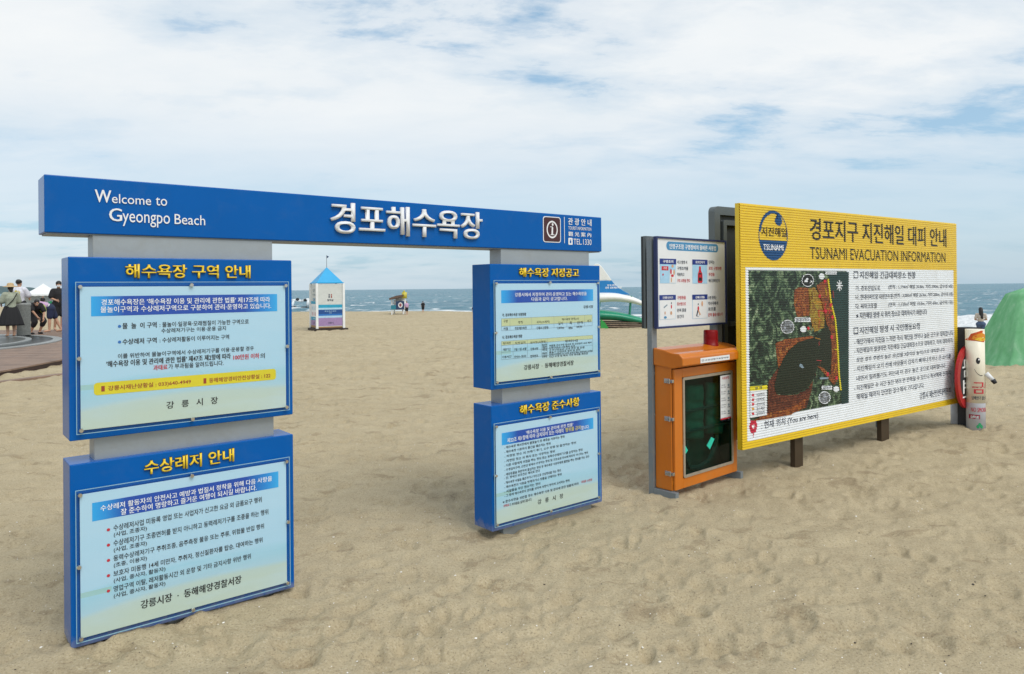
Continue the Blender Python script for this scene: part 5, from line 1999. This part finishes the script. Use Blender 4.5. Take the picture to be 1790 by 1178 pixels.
def person(label, loc, rotz, scale=1.0, J=None, wear=(), voxel=.010, group=None, fingers=True):
    """wear: list of (name, kind, material, args)"""
    j = {k: Vector(v) for k, v in {**STAND, **(J or {})}.items()}
    t_ = thing('person', label, 'person', loc, rotz, group)
    t_.scale = (scale,) * 3
    b = MB()
    S = SKIN
    fw = j['face'].normalized()
    up = Vector((0, 0, 1)) if abs(fw.z) < .8 else Vector((0, -1, 0))
    sd_ = fw.cross(up).normalized()
    up = sd_.cross(fw).normalized()
    cap(b, j['hipL'], .105, j['hipR'], .105, S)
    cap(b, j['pelvis'], .115, j['waist'], .105, S)
    cap(b, j['waist'], .105, j['chest'], .125, S)
    cap(b, j['shL'] * .92 + j['neck'] * .08, .058, j['shR'] * .92 + j['neck'] * .08, .058, S)
    cap(b, j['chest'], .12, j['neck'] * .75 + j['chest'] * .25, .075, S)
    cap(b, j['neck'] - (j['head'] - j['neck']) * .15, .052, j['head'], .050, S)
    R3 = Matrix((sd_, -fw, up)).transposed().to_4x4()
    def hb(c, r):
        M = Matrix.Translation(j['head']) @ R3 @ Matrix.Translation(c) @ Matrix.Diagonal((*r, 1))
        x = bmesh.ops.create_icosphere(b.bm, subdivisions=2, radius=1.0, matrix=M)
        b._tag(x['verts'], S)
    hb((0, .008, .018), (.074, .092, .098))
    hb((0, -.020, -.050), (.056, .066, .062))
    hb((0, -.098, -.015), (.013, .016, .020))
    hb((.076, .01, -.01), (.012, .020, .030))
    hb((-.076, .01, -.01), (.012, .020, .030))
    for s in 'LR':
        cap(b, j['hip' + s], .092, j['kn' + s], .056, S)
        kn, an = j['kn' + s], j['an' + s]
        mid = kn.lerp(an, .3)
        cap(b, kn, .054, mid, .056, S)
        cap(b, mid, .056, an, .036, S)
        cap(b, an + Vector((0, 0, -.03)), .040, j['to' + s], .030, S)
        cap(b, j['sh' + s], .052, j['el' + s], .040, S)
        cap(b, j['el' + s], .040, j['wr' + s], .027, S)
        wr_ = j['wr' + s]
        d = (wr_ - j['el' + s]).normalized()
        sv = d.cross(Vector((1, 0, 0)) if abs(d.x) < .7 else Vector((0, 0, 1))).normalized()
        nv = d.cross(sv).normalized()
        cap(b, wr_, .026, wr_ + d * .035, .030, S)
        for q in (-.026, -.009, .009, .026):
            cap(b, wr_ + d * .02 + sv * q * .8, .017, wr_ + d * .082 + sv * q, .011, S)
        if fingers:
            for q, ln in ((-.030, .055), (-.010, .070), (.010, .075), (.030, .068)):
                a0 = wr_ + d * .082 + sv * q
                a1 = a0 + (d * .8 + nv * .25 + sv * q * 2).normalized() * ln * .55
                a2 = a1 + (d * .6 + nv * .6).normalized() * ln * .45
                cap(b, a0, .0098, a1, .0090, S)
                cap(b, a1, .0090, a2, .0078, S)
            th = wr_ + d * .03 + sv * .026
            t1 = th + (d * .6 + sv * .8).normalized() * .04
            cap(b, th, .014, t1, .011, S)
            cap(b, t1, .011, t1 + (d * .9 + sv * .2).normalized() * .03, .009, S)
    remesh_obj(b, voxel, 'body', t_, 2 if voxel < .012 else 4)
    if fingers:
        for sx in (-1, 1):
            b = MB()
            c = j['head'] + sd_ * sx * .030 + fw * .080 + up * .008
            b.ball(c, .011, WHITEP, 2)
            b.ball(c + fw * .0065, .007, BLACKI, 2)
            b.build('eye', t_, smooth=True)
        b = MB()
        c = j['head'] + fw * .083 - up * .058
        b.tube(c - sd_ * .020, c + sd_ * .020, .006, mat('lip', (.36, .12, .10), .5), seg=8)
        b.build('mouth', t_, smooth=True)
    H0 = j['head']
    for nm, kind, m, a in wear:
        b = MB()
        vx = max(voxel, .012)
        if kind == 'shirt':
            sl = a.get('sleeve', .5)
            g = a.get('g', .022)
            cap(b, j['pelvis'] * a.get('hem', .5) + j['waist'] * (1 - a.get('hem', .5)), .118 + g, j['waist'], .112 + g, m)
            cap(b, j['waist'], .112 + g, j['chest'], .130 + g, m)
            cap(b, j['chest'], .128 + g, j['neck'] * .55 + j['chest'] * .45, .085 + g, m)
            cap(b, j['shL'], .060 + g * .6, j['shR'], .060 + g * .6, m)
            for s in 'LR':
                e = j['sh' + s].lerp(j['el' + s], min(1, sl))
                cap(b, j['sh' + s], .060 + g * .6, e, .052 + g, m)
                if sl > 1:
                    cap(b, j['el' + s], .052 + g, j['el' + s].lerp(j['wr' + s], sl - 1), .036 + g, m)
        elif kind == 'shorts':
            ln = a.get('len', .8)
            g = a.get('g', .02)
            cap(b, j['hipL'], .112 + g, j['hipR'], .112 + g, m)
            cap(b, j['pelvis'], .118 + g, j['waist'].lerp(j['pelvis'], .6), .110 + g, m)
            for s in 'LR':
                cap(b, j['hip' + s], .098 + g, j['hip' + s].lerp(j['kn' + s], min(1, ln)), .074 + g, m)
                if ln > 1:
                    cap(b, j['kn' + s], .074 + g, j['kn' + s].lerp(j['an' + s], ln - 1), .055 + g, m)
        elif kind == 'skirt':
            zt, zb2 = a['top'], a['bot']
            nf = 14
            prof = []
            for k in range(12):
                f = k / 11
                prof.append((.135 + (a['r'] - .135) * f ** .7, zt + (zb2 - zt) * f))
            segs = 56
            rings = []
            for r_, z_ in prof:
                fl = (zt - z_) / (zt - zb2)
                rings.append([b.bm.verts.new((j['pelvis'].x + r_ * (1 + .07 * fl * math.sin(nf * 2 * PI * k / segs)) * math.cos(2 * PI * k / segs), j['pelvis'].y + .82 * r_ * (1 + .07 * fl * math.sin(nf * 2 * PI * k / segs)) * math.sin(2 * PI * k / segs), z_)) for k in range(segs)])
            i_ = b.mi(m)
            for r0, r1 in zip(rings, rings[1:]):
                for k in range(segs):
                    b.bm.faces.new((r0[k], r1[k], r1[(k + 1) % segs], r0[(k + 1) % segs])).material_index = i_
            b.build(nm, t_, smooth=True, solid=.008)
            continue
        elif kind == 'hair':
            for c, r in a.get('balls', (((0, .022, .042), (.086, .092, .088)),)):
                M = Matrix.Translation(H0) @ R3 @ Matrix.Translation(c) @ Matrix.Diagonal((*r, 1))
                x = bmesh.ops.create_icosphere(b.bm, subdivisions=3, radius=1.0, matrix=M)
                b._tag(x['verts'], m)
                for v in x['verts']:
                    v.co += Vector((random.uniform(-1, 1), random.uniform(-1, 1), random.uniform(-1, 1))) * .006
            for p, r0, q, r1 in a.get('caps', ()):
                cap(b, H0 + Vector(p), r0, H0 + Vector(q), r1, m)
        elif kind == 'hat':
            b2 = [(.22, .030), (.218, .040), (.10, .075), (.098, .10), (.088, .145), (.05, .168), (.0, .17)]
            b.lathe([(r_ if r_ else .001, z_) for r_, z_ in b2], m, 28)
            bmesh.ops.transform(b.bm, matrix=Matrix.Translation(H0) @ R3, verts=b.bm.verts[:])
            b.build(nm, t_, smooth=True, solid=.004)
            continue
        elif kind == 'caps':
            for p, r0, q, r1 in a['caps']:
                cap(b, p, r0, q, r1, m)
            vx = a.get('voxel', vx)
        elif kind == 'mask':
            M = Matrix.Translation(H0) @ R3 @ Matrix.Translation((0, -.040, -.045)) @ Matrix.Diagonal((.060, .068, .046, 1))
            x = bmesh.ops.create_icosphere(b.bm, subdivisions=3, radius=1.0, matrix=M)
            b._tag(x['verts'], m)
        elif kind == 'shoes':
            for s in 'LR':
                cap(b, j['an' + s] + Vector((0, .015, -.045)), .048, j['to' + s], .040, m)
        elif kind == 'print':
            rectf(b, a[0], a[1], a[2], a[3], a[4], m)
            bmesh.ops.subdivide_edges(b.bm, edges=b.bm.edges[:], cuts=6, use_grid_fill=True)
            for v in b.bm.verts:
                v.co += Vector((random.uniform(-.008, .008), 0, random.uniform(-.008, .008)))
            for f in list(b.bm.faces):
                if random.random() < .22:
                    b.bm.faces.remove(f)
            b.build(nm, t_)
            continue
        remesh_obj(b, vx, nm, t_, a.get('it', 4) if isinstance(a, dict) else 4)
    return t_


def on_plane(px, py, z):
    d = ray(px, py)
    return Vector((0, 0, CAM_Z)) + d * ((z - CAM_Z) / d.z)


cloth = lambda n, c, **k: mat(n, c, .85, vary=.12, vscale=18, bump=.12, bscale=140, **k)
C_SAGE, C_BLK, C_WHT, C_NAVY, C_LIL = cloth('sage_cloth', (.33, .36, .28)), cloth('black_cloth', (.012, .012, .014)), cloth('white_cloth', (.62, .63, .70)), cloth('navy_cloth', (.014, .022, .06)), cloth('lilac_cloth', (.50, .33, .50))
C_LIME, C_DENIM, C_STRAW = cloth('lime_cloth', (.36, .50, .06)), cloth('denim_cloth', (.06, .10, .19)), mat('straw_hat_weave', (.50, .36, .20), .8, vary=.2, vscale=60, bump=.4, bscale=160)
DECK_Z = 0.15

# deck, basin and stone block
DK = mat('deck_timber', (0.225, 0.148, 0.105), .6, vary=.22, vscale=3.0, bump=.12, bscale=30, dirt=((.10, .07, .055), 2.0, .5))
DKD = mat('deck_fascia', (0.045, 0.022, 0.016), .7, vary=.3)
EX = np.array([7, 11, 14, 16, 19, 24, 29])
EXX = np.array([-9.35, -9.6, -9.75, -9.97, -10.6, -12.6, -16.5])
b = MB()
y = 8.0
while y < 29:
    x1 = float(np.interp(y + .07, EX, EXX))
    cuts_ = [x1] + [x1 - 2.4 * (k + random.random() * .7) for k in range(1, 11)] + [-40]
    cuts_ = sorted(cuts_, reverse=True)
    for p, q in zip(cuts_, cuts_[1:]):
        if p - q > .05:
            b.box(q + .004, p, y, y + .138, DECK_Z - .03, DECK_Z + random.uniform(-.002, .002), DK)
    y += .145
for k in range(len(EX) - 1):
    p, q = Vector((EXX[k] - .03, EX[k], 0)), Vector((EXX[k + 1] - .03, EX[k + 1], 0))
    d = (q - p).normalized()
    nrm_ = Vector((d.y, -d.x, 0)) * .02
    zt, z0 = DECK_Z - .032, -.25
    V = [p - nrm_, q - nrm_, q + nrm_, p + nrm_]
    b.prism([(v.x, v.y) for v in V], 'z', z0, zt, DKD)
o = b.build('deck')
tag(o, 'brown plank deck beside the foot washing basin at the left edge', None, kind='structure')
b = MB()
b.box(-1.4, .9, -.09, .09, -.02, .045, DK)
o = b.build('timber_plank', None, bevel=.006, loc=(-8.95, 13.6, .012))
o.rotation_euler = (0, math.radians(-1), math.radians(62))
tag(o, 'loose timber plank half sunk in the sand in front of the deck edge', 'plank')

BC = Vector((-19.2, 19.8, 0))
STONE = mat('grey_granite', (.075, .080, .075), .4, vary=.25, vscale=30, bump=.08, bscale=90, dirt=((.10, .11, .10), 3, .5))
RIMS = mat('pale_granite_rim', (.26, .275, .27), .4, vary=.15, vscale=20)
WATERD = mat('dark_basin_water', (.010, .016, .016), .32, vary=.2)
bs = thing('foot_basin', 'round grey stone foot washing basin with dark water set in the plank deck', 'basin', BC, 0)


def annulus(b, r0, r1, z0, z1, m, seg=120):
    prof = [(r0, z0), (r1, z0), (r1, z1), (r0, z1)]
    b2 = [[b.bm.verts.new((r_ * math.cos(2 * PI * k / seg), r_ * math.sin(2 * PI * k / seg), z_)) for k in range(seg)] for r_, z_ in prof]
    i_ = b.mi(m)
    for a, c in ((0, 1), (1, 2), (2, 3), (3, 0)):
        for k in range(seg):
            b.bm.faces.new((b2[a][k], b2[a][(k + 1) % seg], b2[c][(k + 1) % seg], b2[c][k])).material_index = i_


b = MB()
annulus(b, 5.62, 5.86, 0.0, DECK_Z + .035, RIMS)
b.build('outer_rim', bs, bevel=.01)
b = MB()
annulus(b, 4.90, 5.06, 0.0, DECK_Z + .06, RIMS)
b.build('inner_rim', bs, bevel=.01)
b = MB()
annulus(b, 5.065, 5.615, DECK_Z - .02, DECK_Z + .010, WATERD)
b.build('water_channel', bs)
b = MB()
annulus(b, .3, 4.895, 0.0, DECK_Z + .045, STONE)
b.build('stone_floor', bs)
PILL = mat('pillar_granite', (.17, .18, .17), .5, vary=.25, vscale=30, bump=.08, bscale=90)
p = on_plane(41.5, 585.5, DECK_Z + .05)
b = MB()
b.box(-.20, .20, -.22, .22, DECK_Z + .046, CAM_Z - (531 - 511.7) / F_PX * p.y - .05, PILL)
b.box(-.215, .215, -.225, .225, CAM_Z - (531 - 511.7) / F_PX * p.y - .0495, CAM_Z - (530 - 511.7) / F_PX * p.y + .01, RIMS)
o = b.build('stone_pillar', None, bevel=.012, loc=(p.x, p.y, 0))
o.rotation_euler.z = -math.atan2(p.x, p.y)
tag(o, 'square grey granite tap pillar standing in the foot basin', 'pillar')

# woman in a straw hat, seen from behind
p = on_plane(19, 588, DECK_Z + .05)
TF = math.atan2(p.x, p.y)
person('person in a straw hat, sage top and long black skirt seen from behind', p, PI - TF + .25, 1.0,
       dict(elL=(.24, -.06, 1.14), wrL=(.20, -.26, 1.05), elR=(-.24, -.05, 1.14), wrR=(-.18, -.26, 1.06)),
       [('top', 'shirt', C_SAGE, dict(sleeve=.9, g=.045, hem=.9)), ('skirt', 'skirt', C_BLK, dict(top=1.05, bot=.36, r=.36)), ('hair', 'hair', HAIR, dict(balls=(((0, .03, .01), (.088, .09, .10)),), caps=(((0, .06, -.02), .06, (0, .09, -.12), .045),))),
        ('straw_hat', 'hat', C_STRAW, {}), ('bag_strap', 'caps', C_BLK, dict(caps=[((-.15, .13, 1.42), .014, (-.02, .20, 1.20), .014), ((-.02, .20, 1.20), .014, (.17, .16, .98), .014)], voxel=.008, it=1))], voxel=.008)
# man in white printed t-shirt
p = on_plane(34, 577, DECK_Z + .05)
TF = math.atan2(p.x, p.y)
hsc = (CAM_Z + (511.8 - 488) / F_PX * p.y - p.z) / 1.74
person('person with short dark hair in a white T-shirt with a yellow print on the back', p, PI - TF - .35, hsc,
       dict(elL=(.26, -.10, 1.16), wrL=(.16, -.30, 1.12), elR=(-.27, -.10, 1.14), wrR=(-.20, -.30, 1.08), face=(-.35, -1, 0)),
       [('t_shirt', 'shirt', C_WHT, dict(sleeve=.75, g=.05, hem=1.0)), ('shorts', 'shorts', C_BLK, dict(len=.85, g=.03)), ('hair', 'hair', HAIR, dict(balls=(((0, .020, .050), (.092, .102, .095)), ((.03, .04, .08), (.06, .06, .06)), ((-.04, .03, .085), (.05, .055, .05))))),
        ('shirt_print', 'print', mat('yellow_shirt_print', (.62, .52, .08), .8), (-.10, .09, 1.10, 1.36, .205))], voxel=.008)
# woman bending over towards the pillar
p = on_plane(88, 580, DECK_Z)
TF = math.atan2(p.x, p.y)
person('person in a lilac top and navy shorts bending forward and reaching to the stone pillar', p, -TF, 1.02,
       dict(pelvis=(0, .0, .90), waist=(-.14, 0, .97), chest=(-.30, -.01, .99), neck=(-.46, -.02, .98), head=(-.60, -.03, .96), face=(-.75, -.1, -.65),
            shL=(-.40, -.17, .98), elL=(-.68, -.18, .98), wrL=(-.94, -.16, 1.00), shR=(-.40, .15, .98), elR=(-.66, .15, .97), wrR=(-.92, .13, .99),
            hipL=(.02, -.09, .86), knL=(-.02, -.11, .47), anL=(-.03, -.10, .085), toL=(-.18, -.12, .03), hipR=(.03, .09, .86), knR=(.18, .10, .47), anR=(.34, .10, .085), toR=(.20, .11, .03)),
       [('top', 'shirt', C_LIL, dict(sleeve=.35, g=.020, hem=.15)), ('shorts', 'shorts', C_NAVY, dict(len=.75, g=.035)), ('hair', 'hair', HAIR, dict(caps=(((.02, 0, .03), .095, (-.05, -.02, -.02), .085), ((-.03, -.02, 0), .07, (-.10, -.05, -.14), .04)))),
        ('belt', 'caps', WHITEP, dict(caps=[((-.07, -.13, .90), .03, (-.03, -.14, 1.02), .03)]))], voxel=.008)
# person in black stooping in front of it
p = on_plane(62, 584, DECK_Z)
TF = math.atan2(p.x, p.y)
person('person in black with a lime green bag stooping to wash a foot', p, -TF + .5, 1.0,
       dict(pelvis=(.06, .10, .78), waist=(.0, .0, .90), chest=(-.06, -.12, 1.00), neck=(-.10, -.22, 1.08), head=(-.13, -.33, 1.12), face=(-.2, -.8, -.6),
            shL=(.10, -.16, 1.05), elL=(.16, -.26, .80), wrL=(.10, -.32, .56), shR=(-.22, -.12, 1.06), elR=(-.26, -.30, .84), wrR=(-.12, -.36, .62),
            hipL=(.13, .08, .74), knL=(.20, -.16, .46), anL=(.14, .0, .085), toL=(.14, -.16, .03), hipR=(-.03, .10, .74), knR=(-.10, -.14, .44), anR=(-.12, .06, .085), toR=(-.12, -.10, .03)),
       [('shirt', 'shirt', C_BLK, dict(sleeve=.8, g=.035)), ('trousers', 'shorts', C_BLK, dict(len=1.35, g=.03)), ('hair', 'hair', HAIR, {}), ('sandal', 'shoes', C_BLK, {}),
        ('waist_bag', 'caps', C_LIME, dict(caps=[((.14, -.16, .98), .10, (.20, -.12, .86), .11)]))], voxel=.008)
# man in black with a face mask
p = on_plane(103, 577, DECK_Z)
TF = math.atan2(p.x, p.y)
hsc = (CAM_Z + (511.3 - 490.5) / F_PX * p.y - p.z) / 1.74
person('person in black T-shirt and black shorts wearing a white face mask', p, -TF + .25, hsc,
       dict(elR=(-.24, .0, 1.13), wrR=(-.12, -.22, 1.05), knL=(.10, -.06, .50), anR=(-.10, .12, .085), toR=(-.11, -.04, .03), face=(-.2, -1, -.1)),
       [('t_shirt', 'shirt', C_BLK, dict(sleeve=.75, g=.05, hem=1.0)), ('shorts', 'shorts', C_BLK, dict(len=.85, g=.035)), ('hair', 'hair', HAIR, dict(balls=(((0, .020, .050), (.092, .102, .090)),))), ('face_mask', 'mask', WHITEP, {})], voxel=.008)
# far people
far = [(75, 541, 511.5, 517, 'small distant person in dark clothes walking in front of the white tent', C_BLK, C_BLK),
       (711, 550.5, 505.5, 526, 'person in a pale top and black shorts standing beside the lifeguard stand', C_LIL, C_BLK),
       (704.5, 548, 505.5, 533, 'child in dark clothes under the canopy of the lifeguard stand', C_NAVY, C_BLK),
       (739.5, 547, 505.2, 526, 'person in black standing alone at the edge of the surf', C_BLK, C_BLK),
       (827.5, 550.5, 504.3, 534.5, 'person in dark clothes mostly hidden behind the left side of the right pillar', C_BLK, C_NAVY)]
for px, fy, hy, ty, lab, c1, c2 in far:
    p = on_ground(px, fy)
    hh = (fy - ty) / F_PX * p.y
    person(lab, (p.x, p.y, float(ground_z(p.x, p.y))), -math.atan2(p.x, p.y) + (PI if 'surf' in lab else .4), hh / 1.74, None,
           [('top', 'shirt', c1, dict(sleeve=.8, g=.04, hem=.9)), ('shorts', 'shorts', c2, dict(len=.9, g=.03)), ('hair', 'hair', HAIR, {})], voxel=.02, fingers=False)
p = on_ground(1715, 600)
hh = (600 - 536.5) / F_PX * p.y
person('person with long black hair in a pale top and denim shorts facing the sea', (p.x, p.y, float(ground_z(p.x, p.y))), PI - math.atan2(p.x, p.y) + .15, hh / 1.74,
       dict(elL=(.23, .0, 1.14), wrL=(.10, -.20, 1.10), elR=(-.23, .0, 1.14), wrR=(-.10, -.20, 1.10)),
       [('top', 'shirt', cloth('cream_cloth', (.52, .47, .42)), dict(sleeve=.7, g=.012, hem=-.35)), ('shorts', 'shorts', C_DENIM, dict(len=.42, g=.018)),
        ('hair', 'hair', HAIR, dict(caps=(((0, .02, .03), .096, (0, .05, -.05), .095), ((0, .05, -.05), .095, (-.02, .10, -.36), .085), ((-.02, .10, -.36), .085, (-.03, .09, -.46), .05))))], voxel=.010)

# ------------------------------------------------------------------ white pavilion tent
TB, TL_ = local_frame(76, 537)
tn = thing('pavilion_tent', 'white peaked pavilion tent on the beach behind the foot basin', 'tent', TB, math.atan2(-TB.x, TB.y))
TENTW = cloth('white_tent_cloth', (.72, .74, .74))
kx = TB.y / F_PX / math.cos(math.atan2(TB.x, TB.y))
apex, eav, bot = TL_(77.5, 495.5)[1], TL_(77, 514.5)[1], 0
hw = 27 * kx
b = MB()


def troof(u, v):
    a = 2 * PI * u
    ca, sa = math.cos(a), math.sin(a)
    mxx = max(abs(ca), abs(sa))
    r_ = hw * (1 - v)
    z_ = eav + (apex - eav) * v ** 1.35
    return (r_ * ca / mxx, r_ * sa / mxx, z_)


b.grid(troof, 64, 16, TENTW)
b.build('canopy', tn, solid=.01)
b = MB()
for s in (0, 1, 2, 3):
    c, n_ = math.cos(s * PI / 2), math.sin(s * PI / 2)
    def val(u, v, c=c, n_=n_):
        x = hw * (2 * u - 1)
        q = -hw - .012
        return (x * c - q * n_, x * n_ + q * c, eav - .01 - v * (.32 + .05 * math.cos(u * 40)))
    b.grid(val, 60, 2, TENTW)
b.build('valance', tn, solid=.006)
for sx in (-1, 1):
    for sy in (-1, 1):
        b = MB()
        b.tube((sx * (hw - .05), sy * (hw - .05), -.2), (sx * (hw - .05), sy * (hw - .05), eav - .02), .04, WFR)
        b.build('leg', tn)
b = MB()
b.box(-hw + .1, hw - .1, hw - .12, hw - .09, .3, eav - .05, TENTW)
b.build('back_wall', tn)
gq, GL = local_frame(90, 541)
b = MB()
a0, a1 = GL(84, 541), GL(99, 526)


def gt(u, v):
    return (a0[0] + (a1[0] - a0[0]) * u, .25 * math.sin(u * 17) * (1 - v), max(-.05, a1[1] * v * (1 - .12 * math.sin(u * 9) ** 2)))


b.grid(gt, 40, 8, mat('green_screen_cloth', (.015, .22, .09), .8, vary=.2))
o = b.build('windbreak', None, smooth=True, loc=gq, solid=.02)
tag(o, 'low green cloth windbreak on the sand beside the white tent', 'windbreak')

# ------------------------------------------------------------------ shell grit on the sand
SHELL = mat('shell_white', (.80, .78, .72), .4, vary=.1)
DARKG = mat('dark_grit', (.06, .05, .04), .7)
b = MB()
n_sh = 1500
pos = []
for _ in range(n_sh):
    yy = 2.9 + 8.5 * random.random() ** 1.6
    pos.append((random.uniform(-.80, .80) * yy, yy))
pos = np.array(pos)
zs_ = sand_z(pos[:, 0].copy(), pos[:, 1].copy())
for (x, y_), z_ in zip(pos, zs_):
    r_ = random.choice((.0022, .003, .003, .004, .0055, .008 if random.random() < .25 else .004))
    M = Matrix.Translation((x, y_, z_ + r_ * .25)) @ Matrix.Rotation(random.random() * 6.28, 4, 'Z') @ Matrix.Rotation(random.uniform(-.5, .5), 4, 'X') @ Matrix.Diagonal((r_, r_ * random.uniform(.5, .9), r_ * .45, 1))
    r0 = bmesh.ops.create_icosphere(b.bm, subdivisions=1, radius=1.0, matrix=M)
    b._tag(r0['verts'], SHELL if random.random() < .75 else DARKG)
o = b.build('shell_grit')
tag(o, 'scattered white shell fragments and grit on the sand', None, kind='stuff')

for me_ in GLYPHS.values():
    bpy.data.meshes.remove(me_)
